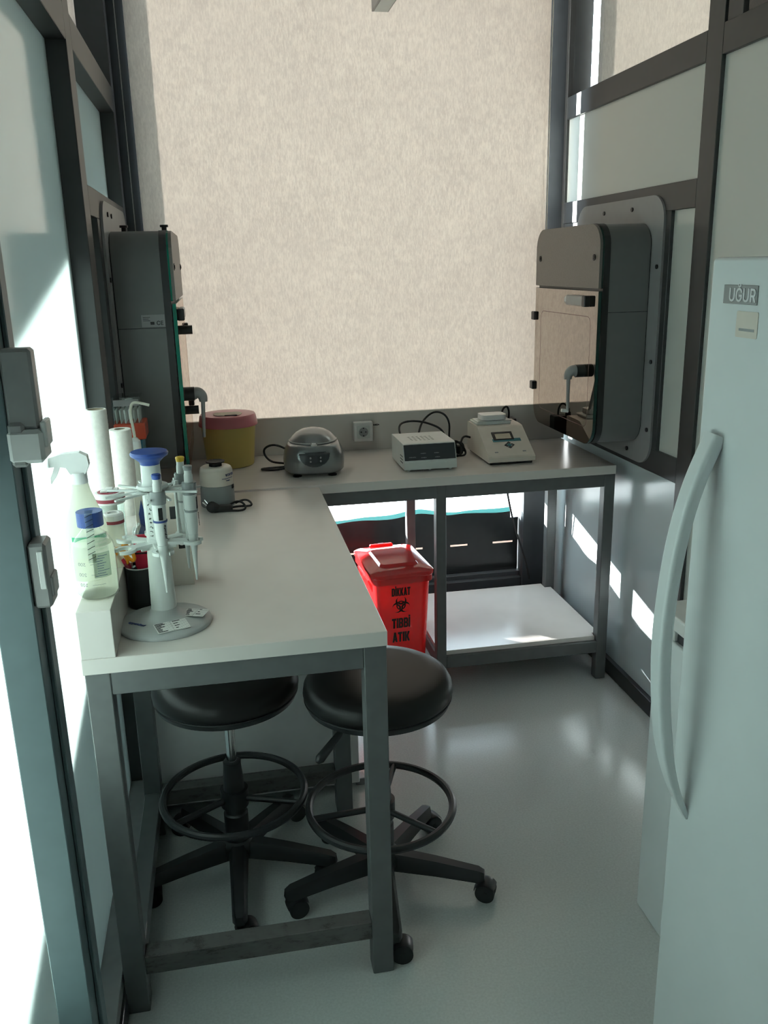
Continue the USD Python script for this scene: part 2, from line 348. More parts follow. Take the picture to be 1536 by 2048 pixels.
part(wr, 'rail', bx(RX0, RX1, 2.618, 3.695, 1.797, 1.882), 'frame'); part(wr, 'rail', bx(RX0, RX1, 2.618, 3.695, 0.912, 0.995), 'frame')
for (y0, y1, z0, z1, m) in [(2.618, 3.695, 1.882, 2.208, 'panel_glass'), (2.618, 3.695, 0.0, 0.912, 'shade_tint_panel'), (2.618, 2.765, 0.995, 1.797, 'panel_glass'),
                            (0.19, 2.53, 0.0, 2.208, 'panel_glass'), (-1.5, 0.1, 0.0, 2.208, 'panel_glass'),
                            (2.618, 3.695, 2.292, CEIL - 0.08, 'clear'), (0.19, 2.445, 2.292, CEIL - 0.08, 'clear'), (-1.5, 0.1, 2.292, CEIL - 0.08, 'clear')]:
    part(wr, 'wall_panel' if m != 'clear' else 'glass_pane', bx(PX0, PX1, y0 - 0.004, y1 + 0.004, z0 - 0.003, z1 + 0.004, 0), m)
part(wr, 'infill_panel', bx(RX0 + 0.003, RX1, 2.80, 3.695, 0.995, 1.797), 'frame', label='dark infill panel behind the right pass-through box')
struct('baseboard_right', bx(XR - 0.007, XR + 0.02, -1.5, 3.70, 0.0, 0.064), 'skirting', 'black skirting along the right partition')

# ---- window behind the blind
w1 = structure('window_1', 'tall window behind the roller blind with a low pane under the bench')
WY0, WY1, GY0, GY1 = YW, 3.85, 3.800, 3.806
part(w1, 'window_post', bx(-0.425, -0.258, 3.655, WY0 + 0.002, 0, CEIL), 'window_frame'); part(w1, 'window_post', bx(1.342, 1.42, WY0 + 0.020, WY1, 0, CEIL), 'window_frame'); part(w1, 'post_cover', bx(1.342, XR + 0.045, WY0 + 0.005, WY0 + 0.0195, 0, CEIL), 'window_frame')
part(w1, 'window_rail', bx(-0.425, 1.342, WY0 + 0.018, WY1, 0.0, 0.185), 'window_frame'); part(w1, 'window_rail', bx(-0.425, 1.342, 3.765, WY1, 0.632, 0.69), 'window_frame')
part(w1, 'glazing_bead', bx(-0.27, 1.342, 3.765, 3.80, 0.185, 0.208), 'window_frame')
part(w1, 'window_rail', bx(-0.27, 1.342, WY0, WY1, CEIL - 0.08, CEIL), 'window_frame')
part(w1, 'glass_pane', bx(-0.425, 1.347, GY0, GY1, 0.69, CEIL - 0.08, 0), 'clear'); part(w1, 'glass_pane', bx(-0.425, 1.347, GY0, GY1, 0.185, 0.634, 0), 'clear')
# dark film on the low pane: wavy torn upper edge, a narrow slit in it
xs = np.linspace(-0.42, 1.30, 96)
top = 0.508 + 0.006 * np.sin(xs * 9.0) + 0.004 * np.sin(xs * 23 + 1) + 0.010 * (meshkit.fbm(np.stack([xs * 7, xs * 0, xs * 0], 1), 3, 3) - 0.5)
film = Polygon([(x, z) for x, z in zip(xs, top)] + [(1.300, 0.470), (1.340, 0.470), (1.340, 0.355), (-0.42, 0.355)])
low = sbox(-0.42, 0.190, 1.340, 0.346).union(sbox(0.42, 0.34, 1.34, 0.38)).union(sbox(-0.42, 0.34, -0.05, 0.38))
for x0, x1 in ((0.47, 0.56), (0.80, 0.87), (1.005, 1.09), (1.215, 1.315)):
    low = low.difference(sbox(x0, 0.346, x1, 0.3555))
    part(w1, 'light_streak', bx(x0, x1, 3.7968, 3.7978, 0.3445, 0.357, 0), 'streak_strip', smooth=False)  # added translucent strips that imitate bright reflected streaks in the low pane
part(w1, 'window_film', ex_xz(film.union(low), 3.796, 3.7985), 'film', smooth=False)
edge = Polygon([(x, z - 0.001) for x, z in zip(xs, top)] + [(x, z + 0.010 + 0.012 * (x > 0.2) * abs(math.sin(x * 6))) for x, z in zip(xs[::-1], top[::-1])])
part(w1, 'film_edge', ex_xz(edge.buffer(0), 3.7965, 3.798), 'film_edge', smooth=False)

# ---- neighbouring rooms' windows, the same facade
w2 = structure('window_2', 'window of the room to the left, blind half down')
part(w2, 'parapet', bx(-3.6, -0.425, 3.78, WY1, 0, 1.08), 'plaster'); part(w2, 'window_post', bx(-3.6, -3.5, WY0, WY1, 1.08, CEIL), 'window_frame')
part(w2, 'window_post', bx(-1.62, -1.56, 3.80, WY1, 1.08, CEIL), 'window_frame')
part(w2, 'window_rail', bx(-3.5, -0.425, 3.78, WY1, 1.98, 2.06), 'window_frame')
part(w2, 'glass_pane', bx(-3.5, -0.425, GY0, GY1, 1.08, 1.985, 0), 'clear')
part(w2, 'blind', bx(-3.5, -0.43, 3.77, 3.772, 2.0, CEIL, 0), 'blind', smooth=False)
w3 = structure('window_3', 'window of the room to the right, blind fully down')
part(w3, 'window_post', bx(4.5, 4.6, WY0, WY1, 0, CEIL), 'window_frame')
part(w3, 'window_rail', bx(1.60, 4.5, WY0, WY1, 0, 0.2), 'window_frame')
part(w3, 'glass_pane', bx(1.42, 4.5, GY0, GY1, 0.2, CEIL, 0), 'clear')
part(w3, 'blind', bx(1.588, 4.45, 3.645, 3.6465, 0.15, CEIL, 0), 'blind', smooth=False)

# ---- roller blind
bl = thing('roller_blind', 'beige woven roller blind covering the whole back window', 'blind', (0.583, 3.645, 0))
part(bl, 'fabric', bx(-0.8465, 0.797, 0.0, 0.0012, 0.66, 2.98, 0), 'blind', smooth=False)
part(bl, 'bottom_bar', bx(-0.8465, 0.797, -0.006, 0.008, 0.646, 0.672), 'window_frame')
part(bl, 'roller_tube', cyl((-0.8465, 0.02, 2.985), (0.797, 0.02, 2.985), 0.028), 'window_frame')
def chain(name, x, y, z0, z1, sway, m, label, cat_):
    zz = np.linspace(z0, z1, 40)
    path = np.stack([x + sway * np.sin((zz - z0) / (z1 - z0) * 3.0), np.full(40, y), zz], 1)
    return one(name, tube(path, 0.0022, 6), m, label, cat_)
chain('blind_cord', 1.389, 3.635, 1.10, 2.95, -0.008, 'cream_plastic', 'thin pale blind cord hanging beside the right edge of the blind', 'cord')
chain('blind_cord', -0.292, 3.60, 0.93, 2.95, 0.002, 'satin_grey', 'thin grey blind cord hanging beside the left edge of the blind', 'cord')
one('pull_cord', tube(spline([(1.245, 3.70, 0.66), (1.26, 3.70, 0.58), (1.30, 3.695, 0.42), (1.35, 3.69, 0.26), (1.365, 3.69, 0.19)], 30), 0.0045, 6), 'rubber', 'dark cord hanging slantwise in front of the low window pane', 'cord')

# ---- pendant lamp profile
pl = thing('pendant_lamp', 'square grey linear lamp hanging above the room near the blind', 'lamp', (0.672, 3.55, 2.552))
part(pl, 'housing', bx(-0.032, 0.032, -1.1, 0.0, 0.0, 0.075, 0.001), 'satin_grey'); part(pl, 'diffuser', bx(-0.026, 0.026, -1.09, -0.01, -0.002, 0.0, 0), 'lab_plastic')
part(pl, 'suspension_wire', cyl((0, -0.1, 0.074), (0, -0.1, CEIL - 2.552), 0.0015), 'satin_grey'); part(pl, 'suspension_wire', cyl((0, -1.0, 0.074), (0, -1.0, CEIL - 2.552), 0.0015), 'satin_grey')

# ---- door jamb in the left foreground with its lock keepers
dp = structure('door_1', 'grey door jamb at the left edge with two metal keepers')
part(dp, 'door_post', bx(-0.335, -0.283, 1.195, 1.268, 0.0, CEIL), 'stile')
part(dp, 'door_stop', bx(-0.283, -0.276, 1.235, 1.268, 0.0, CEIL), 'stile')
part(dp, 'lock_keeper', cat(bx(-0.283, -0.243, 1.195, 1.225, 1.45, 1.555, 0.004), bx(-0.283, -0.262, 1.19, 1.232, 1.40, 1.46, 0.004)), 'satin_grey', label='upper keeper of grey metal')
part(dp, 'keeper_shell', cat(bx(-0.285, -0.240, 1.188, 1.24, 1.405, 1.45, 0.005), bx(-0.243, -0.235, 1.195, 1.23, 1.425, 1.46, 0.002)), 'white_plastic', label='pale lower shell of the upper keeper')
part(dp, 'lock_keeper', cat(bx(-0.283, -0.258, 1.20, 1.245, 1.195, 1.29, 0.004), bx(-0.262, -0.254, 1.205, 1.24, 1.21, 1.24, 0.002)), 'satin_grey', label='lower keeper of grey metal')
part(dp, 'keeper_plate', bx(-0.27, -0.262, 1.196, 1.2, 1.225, 1.28, 0.001), 'white_plastic')

# ================================================================== BENCHES
TOP = 0.897
ft = thing('workbench', 'white-topped grey steel bench in the foreground with two stools under it', 'bench', (0, 1.68, 0))
part(ft, 'tabletop', bx(-0.322, 0.305, -0.005, 1.275, 0.863, TOP, 0.0012), 'laminate')
for x0, x1 in ((-0.320, -0.270), (0.254, 0.304)):
    for y0, y1 in ((0.003, 0.053), (0.66, 0.71)):
        part(ft, 'leg', bx(x0, x1, y0, y1, 0.0, 0.863, 0.002), 'steel')
part(ft, 'apron', bx(-0.270, 0.254, 0.004, 0.052, 0.810, 0.8625, 0.002), 'steel'); part(ft, 'apron', bx(-0.270, 0.254, 0.661, 0.709, 0.810, 0.8625, 0.002), 'steel')
part(ft, 'apron', bx(-0.319, -0.271, 0.053, 0.66, 0.810, 0.8625, 0.002), 'steel'); part(ft, 'apron', bx(0.255, 0.303, 0.053, 0.66, 0.810, 0.8625, 0.002), 'steel')
part(ft, 'foot_rail', bx(-0.270, 0.254, 0.006, 0.050, 0.100, 0.150, 0.002), 'worn', label='scuffed lower front rail'); part(ft, 'foot_rail', bx(-0.270, 0.254, 0.663, 0.707, 0.100, 0.150, 0.002), 'worn')
part(ft, 'foot_rail', bx(-0.318, -0.272, 0.053, 0.66, 0.100, 0.150, 0.002), 'steel')

lg = one('upstand_ledge', bx(-0.321, -0.254, 1.676, 2.795, TOP, 1.0, 0.001), 'laminate', 'long white box ledge along the left side of the foreground bench', 'ledge')

bb = thing('workbench', 'white-topped steel bench under the window with a low white shelf', 'bench', (0, 2.985, 0))
part(bb, 'tabletop', bx(-0.30, 1.440, 0.0, 0.650, 0.863, TOP, 0.0012), 'laminate')
for x0, x1 in ((1.405, 1.447), (0.742, 0.780), (-0.29, -0.25)):
    part(bb, 'leg', bx(x0, x1, 0.018, 0.060, 0.0, 0.863, 0.002), 'steel')
for x0, x1 in ((1.405, 1.447), (0.752, 0.790), (-0.29, -0.25)):
    part(bb, 'leg', bx(x0, x1, 0.598, 0.640, 0.0, 0.863, 0.002), 'steel')
part(bb, 'apron', bx(-0.25, 1.405, 0.019, 0.059, 0.810, 0.8625, 0.002), 'steel'); part(bb, 'apron', bx(-0.25, 1.405, 0.60, 0.638, 0.810, 0.8625, 0.002), 'steel')
part(bb, 'apron', bx(1.406, 1.446, 0.06, 0.598, 0.810, 0.8625, 0.002), 'steel')
shelf = sbox(0.755, 0.035, 1.430, 0.645).difference(sbox(0.70, 0.0, 0.784, 0.064)).difference(sbox(1.401, 0.0, 1.5, 0.064)).difference(sbox(0.7, 0.594, 0.794, 0.7)).difference(sbox(1.401, 0.594, 1.5, 0.7))
part(bb, 'shelf', ex_xy(shelf, 0.167, 0.185), 'laminate')
part(bb, 'shelf_rail', bx(0.780, 1.405, 0.020, 0.058, 0.116, 0.166, 0.002), 'steel'); part(bb, 'shelf_rail', bx(0.790, 1.405, 0.60, 0.638, 0.116, 0.166, 0.002), 'steel')
part(bb, 'shelf_rail', bx(0.745, 0.783, 0.060, 0.598, 0.116, 0.166, 0.002), 'steel'); part(bb, 'shelf_rail', bx(1.407, 1.445, 0.060, 0.598, 0.116, 0.166, 0.002), 'steel')
one('backsplash', bx(-0.30, 1.452, 3.540, 3.558, TOP, 1.052, 0.001), 'laminate', 'white upstand board along the back of the window bench', 'board')

# white cabinet below the far end of the foreground bench
cb = thing('base_cabinet', 'white cabinet under the far end of the foreground bench behind the stools', 'cabinet', (0.017, 2.46, 0))
part(cb, 'body', bx(-0.325, 0.327, 0.0, 0.47, 0.028, 0.80, 0.002), 'white_plastic'); part(cb, 'door', bx(-0.323, 0.325, -0.018, -0.001, 0.03, 0.798, 0.002), 'white_plastic')
for x in (-0.30, 0.335):
    for y in (0.03, 0.42): part(cb, 'foot', bx(x - 0.018, x + 0.012, y - 0.02, y + 0.02, 0.0, 0.03 if x < 0 else 0.026, 0.002), 'plate_grey')

# ================================================================== STOOLS
def make_stool(name, label, loc, base_angle, spin, lever, swivel, UP=0.040):
    t = thing(name, label, 'stool', loc, 0)

    rise = lambda pr: [(r_, z_ + UP) for r_, z_ in pr]
    part(t, 'seat_pan', lathe(rise([(0, 0.505), (0.165, 0.505), (0.184, 0.516), (0.1865, 0.530), (0, 0.530)]), 64), 'black')
    cush = [(0, 0.531), (0.184, 0.531), (0.190, 0.537), (0.1925, 0.548), (0.190, 0.566), (0.181, 0.582), (0.165, 0.592), (0.13, 0.598), (0.07, 0.600), (0, 0.600)]
    cu = part(t, 'cushion', lathe(rise(cush), 72), 'vinyl', smooth=60)
    part(cu, 'piping', tube([(0.1878 * math.cos(a), 0.1878 * math.sin(a), 0.5315 + UP) for a in np.linspace(0, 2 * np.pi, 72, endpoint=False)], 0.0028, 8, closed=True), 'rubber')
    part(t, 'seat_mount', cat(bx(-0.07, 0.07, -0.055, 0.055, 0.488 + UP, 0.506 + UP, 0.004), cyl((0, 0, 0.46 + UP), (0, 0, 0.49 + UP), 0.03)), 'black')
    part(t, 'gas_lift', cyl((0, 0, 0.33), (0, 0, 0.51), 0.0135), 'chrome')
    part(t, 'column_cover', lathe([(0, 0.10), (0.034, 0.10), (0.033, 0.20), (0.029, 0.205), (0.028, 0.30), (0.024, 0.345), (0.024, 0.358), (0.015, 0.362), (0, 0.362)], 28), 'black')
    R, zr = 0.192, 0.258
    fr = part(t, 'foot_ring', tube([(R * math.cos(a), R * math.sin(a), zr) for a in np.linspace(0, 2 * np.pi, 72, endpoint=False)], 0.0105, 10, closed=True), 'black')
    part(fr, 'ring_hub', lathe([(0.024, 0.225), (0.038, 0.225), (0.038, 0.275), (0.024, 0.275)], 24), 'black')
    for k in range(3):
        a = spin + k * 2 * np.pi / 3; d = np.array([math.cos(a), math.sin(a), 0])
        part(fr, 'spoke', cyl(d * 0.03 + (0, 0, 0.250), d * (R - 0.004) + (0, 0, zr), 0.0085, n=12), 'black')
    part(t, 'base_hub', lathe([(0, 0.072), (0.046, 0.072), (0.050, 0.09), (0.046, 0.112), (0.037, 0.122), (0, 0.122)], 30), 'black')
    for k in range(5):
        a = base_angle + k * 2 * np.pi / 5; c, s = math.cos(a), math.sin(a)
        Rm = np.array([[c, -s, 0, 0], [s, c, 0, 0], [0, 0, 1, 0], [0, 0, 0, 1.0]])
        sec = lambda r, w, z0, z1: [(r, sy * w * q, z) for sy in (-1, 1) for q, z in ((1.0, z0), (1.0, (z0 + z1) / 2 + 0.004), (0.62, z1))]
        arm = cat(hull(sec(0.03, 0.026, 0.070, 0.118) + sec(0.15, 0.022, 0.066, 0.106)), hull(sec(0.15, 0.022, 0.066, 0.106) + sec(0.262, 0.019, 0.058, 0.090) + [(0.280, -0.010, 0.060), (0.280, 0.010, 0.060), (0.278, -0.008, 0.083), (0.278, 0.008, 0.083)]))
        arm.apply_transform(Rm); leg = part(t, 'leg', arm, 'black')
        sw = swivel[k]; w = np.array([math.cos(sw), math.sin(sw), 0]); ax = np.array([-w[1], w[0], 0]); p = np.array([0.265 * c, 0.265 * s, 0])
        o = p + w * 0.018 + (0, 0, 0.0262)
        wheels = cat(*[cyl(o + ax * q0, o + ax * q1, 0.026, n=28) for q0, q1 in ((0.004, 0.020), (-0.020, -0.004))])
        hood = []
        for b in np.linspace(0.55, 2.9, 14):
            hood.append(o + w * 0.0295 * math.cos(b) + np.array([0, 0, 0.0295 * math.sin(b)]))
        sheet = tube(hood, 0.0215, 12, ry=0.0022)
        part(leg, 'caster', cat(wheels, cyl(p + (0, 0, 0.03), p + (0, 0, 0.062), 0.009, n=12), cyl(o - ax * 0.021, o + ax * 0.021, 0.007, n=12)), 'rubber')
        part(leg, 'caster_hood', sheet, 'black')
    if lever is not None:
        l0, l1, l2 = (np.array(q_) + (0, 0, UP) for q_ in lever)
        lv = part(t, 'lever', tube(spline([l0, (l0 + l1) / 2, l1], 8), 0.0045, 8), 'black')
        pth = np.linspace(l1, l2, 10)
        part(lv, 'lever_paddle', tube(pth, np.r_[0.006, np.linspace(0.0095, 0.0125, 8), 0.006], 12), 'black')
    return t
make_stool('lab_stool', 'black round stool on the left, half hidden behind the bench apron', (-0.052, 2.122, 0), math.radians(-91), math.radians(-25), ((0.05, 0.02, 0.497), (0.10, 0.06, 0.48), (0.17, 0.10, 0.45)), (0.25, 3.4, 0.3, 2.9, 0.1))
make_stool('lab_stool', 'black round stool on the right, seat sticking out past the bench corner', (0.333, 1.985, 0), math.radians(-22), math.radians(-52), ((-0.05, -0.03, 0.497), (-0.105, -0.07, 0.478), (-0.175, -0.115, 0.425)), (-0.5, 0.35, 0.1, 0.2, -0.15), UP=0.054)

# ================================================================== PASS-THROUGH BOXES
def make_hatch(name, label, x_wall, s, y0, plate_y, details):
    """s = +1: on the left wall, opening towards +x; -1: on the right wall. Height 0.765 from z = 1.0, width 0.61 along y."""
    W, Z0, Z1 = 0.61, 0.0, 0.765
    t = thing(name, label, 'cabinet', (x_wall, y0, 1.0))
    X = lambda a: s * a
    def slab(poly, a, b): return ex_yz(poly, X(a), X(b))
    pl = rrect(plate_y[0], -0.070, plate_y[1], 0.852, 0.085)
    mp = part(t, 'mounting_plate', slab(pl, 0.0, 0.008), 'plate_grey')
    for (py, pz) in [(q, 0.815) for q in details['screws']] + [ (-0.045, 0.62), (-0.045, 0.30), (-0.045, 0.06), (0.10, -0.035), (0.30, -0.035), (0.5, -0.035)]:
        if plate_y[0] + 0.02 < py < plate_y[1] - 0.02:
            part(mp, 'screw', cyl((X(0.007), py, pz), (X(0.012), py, pz), 0.0075, n=14), 'black')
    full = rrect(0, Z0, W, Z1, 0.075)
    part(t, 'body_core', slab(full.buffer(-0.004), 0.008, 0.160), 'black')
    seam = 0.470
    part(t, 'upper_shell', slab(full.intersection(sbox(-1, seam + 0.0012, 2, 2)), 0.012, 0.158), 'hatch_grey')
    part(t, 'lower_shell', slab(full.intersection(sbox(-1, -1, 2, seam - 0.0012)), 0.012, 0.158), 'hatch_grey')
    part(t, 'seal', slab(full.buffer(0.002), 0.158, 0.180), 'black')
    cov = full.intersection(sbox(-1, 0.552, 2, 2)).buffer(-0.004).buffer(0.004)
    uc = part(t, 'upper_cover', slab(cov, 0.180, 0.196), 'cover_grey')
    for py in (0.045, 0.565): part(uc, 'screw', cat(cyl((X(0.195), py, 0.655), (X(0.1985), py, 0.655), 0.011, n=20), cyl((X(0.197), py, 0.655), (X(0.2005), py, 0.655), 0.006, n=6)), 'black')
    part(t, 'cover_edge', slab(cov.buffer(0.001), 0.1805, 0.186), details['edge'])
    gl = full.intersection(sbox(-1, -1, 2, 0.542))
    dr = part(t, 'glass_door', slab(gl, 0.183, 0.195), 'door_glass')
    part(dr, 'glass_edge', slab(gl.buffer(0.0012).difference(gl.buffer(-0.0005)), 0.1835, 0.1945), details['edge'])
    for pz in (0.43, 0.145): part(dr, 'hinge', bx(*sorted((X(0.176), X(0.206))), W - 0.012, W + 0.022, pz - 0.016, pz + 0.018, 0.003), 'black')
    # latch: black hub, bent grey lever
    hy, hz = details['latch']
    part(dr, 'latch_hub', cyl((X(0.178), hy, hz), (X(0.226), hy, hz), 0.023, n=28), 'black')
    elbow = spline([(X(0.222), hy, hz), (X(0.238), hy, hz + 0.002), (X(0.250), hy, hz - 0.008), (X(0.253), hy, hz - 0.028)], 14)
    part(dr, 'latch_lever', cat(tube(elbow, np.linspace(0.021, 0.014, 14), 14), tube(np.linspace((X(0.252), hy, hz - 0.02), (X(details['lever'][0]), hy + details['lever'][1], hz - 0.150), 10), np.linspace(0.0075, 0.0055, 10), 10)), 'satin_grey')
    if s < 0: part(dr, 'lever_tip', cyl((X(0.236), hy + 0.03, hz - 0.150), (X(0.262), hy + 0.03, hz - 0.146), 0.0065, n=12), 'white_plastic')
    inner = rrect(0.055, 0.06, 0.545, 0.455, 0.03); part(dr, 'reflected_outline', slab(inner.difference(inner.buffer(-0.0022)), 0.1948, 0.1952), 'reflection_line')  # thin painted line imitating the double reflection in the door glass
    if details.get('stud'):
        sx, sy, sz = details['stud']; part(dr, 'door_stud', cat(cyl((X(0.19), sy, sz), (X(0.215), sy, sz), 0.004), cyl((X(0.213), sy, sz - 0.0), (X(0.216), sy, sz), 0.007)), 'chrome')
    ky, kz = details['keypad']
    kp = part(dr, 'handle_block', bx(*sorted((X(0.194), X(0.214))), ky, ky + 0.155, kz - 0.018, kz + 0.018, 0.004), 'satin_grey')
    part(kp, 'handle_cap', bx(*sorted((X(0.194), X(0.2165))), ky - 0.022, ky + 0.004, kz - 0.019, kz + 0.019, 0.003), 'black'); part(kp, 'handle_tip', bx(*sorted((X(0.195), X(0.210))), ky + 0.154, ky + 0.185, kz - 0.013, kz + 0.013, 0.006), 'white_plastic')
    for tz in details.get('tabs', ()):
        part(t, 'catch', cyl((X(0.19), 0.10, tz), (X(0.236), 0.10, tz), 0.0145, n=18), 'black')
    for py in (0.05, 0.36):
        if details.get('knobs'): part(t, 'top_knob', cat(cyl((X(0.03 + py * 0.4), 0.10, 0.764), (X(0.03 + py * 0.4), 0.10, 0.778), 0.008), cyl((X(0.03 + py * 0.4), 0.10, 0.777), (X(0.03 + py * 0.4), 0.10, 0.784), 0.013)), 'black')
    return t
hr = make_hatch('pass_through_box', 'grey pass-through box on the right wall with mirrored glass door', XR, -1, 2.868, (-0.072, 0.655),
                dict(latch=(0.10, 0.262), lever=(0.238, 0.03), keypad=(0.09, 0.507), tabs=(), knobs=False, edge='dark_teal', screws=(0.162, 0.396)))
hl = make_hatch('pass_through_box', 'grey pass-through box on the left wall, seen almost edge-on with its latch', XL, 1, 2.875, (-0.068, 0.655),
                dict(latch=(0.11, 0.243), lever=(0.246, 0.0), keypad=(0.06, 0.507), tabs=(0.455, 0.19), knobs=True, edge='teal_glass', screws=(0.06, 0.16)))
# type plate on the left box, on its near side
tp = part(hl, 'type_plate', bx(0.085, 0.157, -0.0020, 0.0, 0.474, 0.512, 0.0005), 'plate_grey', label='silver type plate')
part(tp, 'print', cat(text('CE', 0.012, frame_at((0.130, -0.0021, 0.480), (1, 0, 0), (0, 0, 1))), bx(0.112, 0.124, -0.0026, -0.0019, 0.481, 0.490, 0), *[bx(0.090, 0.090 + 0.022 * q, -0.0026, -0.0019, z, z + 0.0015, 0) for q, z in ((1, 0.503), (0.8, 0.498), (1, 0.493))]), 'ink', smooth=False)
# ================================================================== SOCKET
sk = thing('wall_socket', 'white square power socket box on the backsplash left of the block heater', 'socket', (0.556, 3.540, 0.980))
part(sk, 'box', rbx(-0.040, 0.040, -0.038, 0.0, -0.041, 0.041, 0.004), 'white_plastic')
ring = ex_xz(rrect(-0.027, -0.027, 0.027, 0.027, 0.004).difference(Point(0, 0).buffer(0.0195)), -0.041, -0.0375); part(sk, 'face_plate', ring, 'lab_plastic')
part(sk, 'recess', cat(ex_xz(Point(0, 0).buffer(0.0195), -0.0384, -0.0378)), 'grey_print'); part(sk, 'contact', cat(*[cyl((x, -0.0392, z), (x, -0.038, z), 0.0032, n=10) for x, z in ((-0.0095, 0), (0.0095, 0), (0, 0.016), (0, -0.016))]), 'black')
one('plug_label', smudge(0.026, 0.008, frame_at((0.604, 3.5398, 0.997), (1, 0, 0), (0, 0, 1)), 4, 0.0006), 'ink', 'small black lettering stuck beside the power socket', 'label', smooth=False)

# ================================================================== CABLES
def cable(name, pts, label, r=0.0042, n=90, extra=None, m='rubber'):
    g = tube(spline(pts, n), r, 8)
    return one(name, cat(g, extra) if extra is not None else g, m, label, 'cable')
cable('power_cable', [(0.215, 3.28, 0.975), (0.16, 3.31, 0.985), (0.135, 3.32, 0.965), (0.15, 3.31, 0.93), (0.21, 3.29, 0.915), (0.23, 3.285, 0.910), (0.15, 3.28, 0.903), (0.12, 3.27, 0.9025), (0.15, 3.25, 0.902), (0.22, 3.26, 0.905)], 'black looped cable left of the silver centrifuge')
cable('power_cable', [(0.700, 3.33, 0.945), (0.690, 3.40, 0.985), (0.705, 3.45, 1.015), (0.76, 3.46, 1.022), (0.84, 3.45, 1.003), (0.875, 3.44, 0.98), (0.885, 3.42, 0.93), (0.870, 3.40, 0.905)], 'black cable arching low behind the block heater')
cable('power_cable', [(0.752, 3.345, 0.935), (0.775, 3.42, 0.990), (0.815, 3.475, 1.030), (0.86, 3.49, 1.050), (0.90, 3.49, 1.036), (0.918, 3.48, 0.99), (0.915, 3.47, 0.94), (0.925, 3.45, 0.903)], 'black cable arching high behind the block heater')
bundle = cat(tube(spline([(0.885, 3.35, 0.935), (0.90, 3.33, 0.955), (0.93, 3.32, 0.935), (0.94, 3.31, 0.905), (0.90, 3.30, 0.902), (0.88, 3.32, 0.915), (0.90, 3.33, 0.945), (0.935, 3.34, 0.94), (0.94, 3.33, 0.91)], 70), 0.004, 8),
             rbx(0.868, 0.912, 3.33, 3.38, TOP, 0.945, 0.008), rbx(0.915, 0.94, 3.34, 3.375, TOP, 0.93, 0.006))
cable('power_cable', [(0.975, 3.36, 0.96), (0.95, 3.36, 0.965), (0.93, 3.34, 0.945), (0.925, 3.32, 0.92), (0.915, 3.30, 0.903), (0.885, 3.29, 0.903)], 'black bundled cable with its adapter between block heater and thermal mixer', extra=bundle)
ad = thing('power_adapter', 'black plug adapter standing behind the thermal mixer', 'adapter', (1.165, 3.47, TOP))
part(ad, 'brick', rbx(-0.03, 0.035, -0.03, 0.03, 0, 0.115, 0.006), 'black'); part(ad, 'plug', cat(cyl((-0.028, -0.02, 0.105), (-0.028, -0.02, 0.130), 0.014, 0.011), cyl((-0.028, -0.02, 0.13), (-0.028, -0.02, 0.145), 0.007)), 'rubber')
part(ad, 'lead', tube(spline([(-0.028, -0.02, 0.14), (-0.020, -0.015, 0.158), (-0.005, -0.01, 0.165), (0.006, -0.005, 0.150), (0.008, 0.0, 0.110)], 24), 0.0042, 8), 'rubber')

# ================================================================== CENTRIFUGE
cf = thing('centrifuge', 'small silver domed bench centrifuge on the window bench', 'centrifuge', (0.315, 3.205, TOP), math.radians(-4))
lev = [(0.012, 0.104), (0.020, 0.112), (0.055, 0.115), (0.085, 0.110), (0.108, 0.100), (0.122, 0.088)]
def super_ring(z, r, n=72, e=2.7):
    a = np.linspace(0, 2 * np.pi, n, endpoint=False); k = (np.abs(np.cos(a)) ** e + np.abs(np.sin(a)) ** e) ** (-1 / e)
    return np.stack([r * k * np.cos(a), r * k * np.sin(a) * 1.02, np.full(n, z)], 1)
def loft(rings):
    n = len(rings[0]); v = np.vstack(rings); f = []
    for i in range(len(rings) - 1):
        for q in range(n):
            w = (q + 1) % n; f += [(i * n + q, i * n + w, (i + 1) * n + w), (i * n + q, (i + 1) * n + w, (i + 1) * n + q)]
    for base, flip in ((0, True), ((len(rings) - 1) * n, False)):
        c = len(v); v = np.vstack([v, rings[0].mean(0) if flip else rings[-1].mean(0)])
        for q in range(n):
            w = (q + 1) % n; f.append((c, base + w, base + q) if flip else (c, base + q, base + w))
    return trimesh.Trimesh(v, np.array(f), process=False)
part(cf, 'body', loft([super_ring(z, r, e=2.2 + 0.6 * (z < 0.09)) for z, r in lev]), 'silver', smooth=50)
lid = part(cf, 'lid', lathe([(0, 0.168), (0.02, 0.1675), (0.045, 0.162), (0.065, 0.151), (0.080, 0.136), (0.090, 0.123), (0.088, 0.119), (0, 0.119)], 56), 'silver', smooth=50)
part(lid, 'lid_rim', tube([(0.0885 * math.cos(a), 0.0895 * math.sin(a), 0.1225 - 0.0 * a) for a in np.linspace(0, 2 * np.pi, 60, endpoint=False)], 0.003, 8, closed=True), 'satin_grey')
part(lid, 'lid_latch', bx(-0.012, 0.012, -0.101, -0.086, 0.112, 0.128, 0.004), 'chrome')
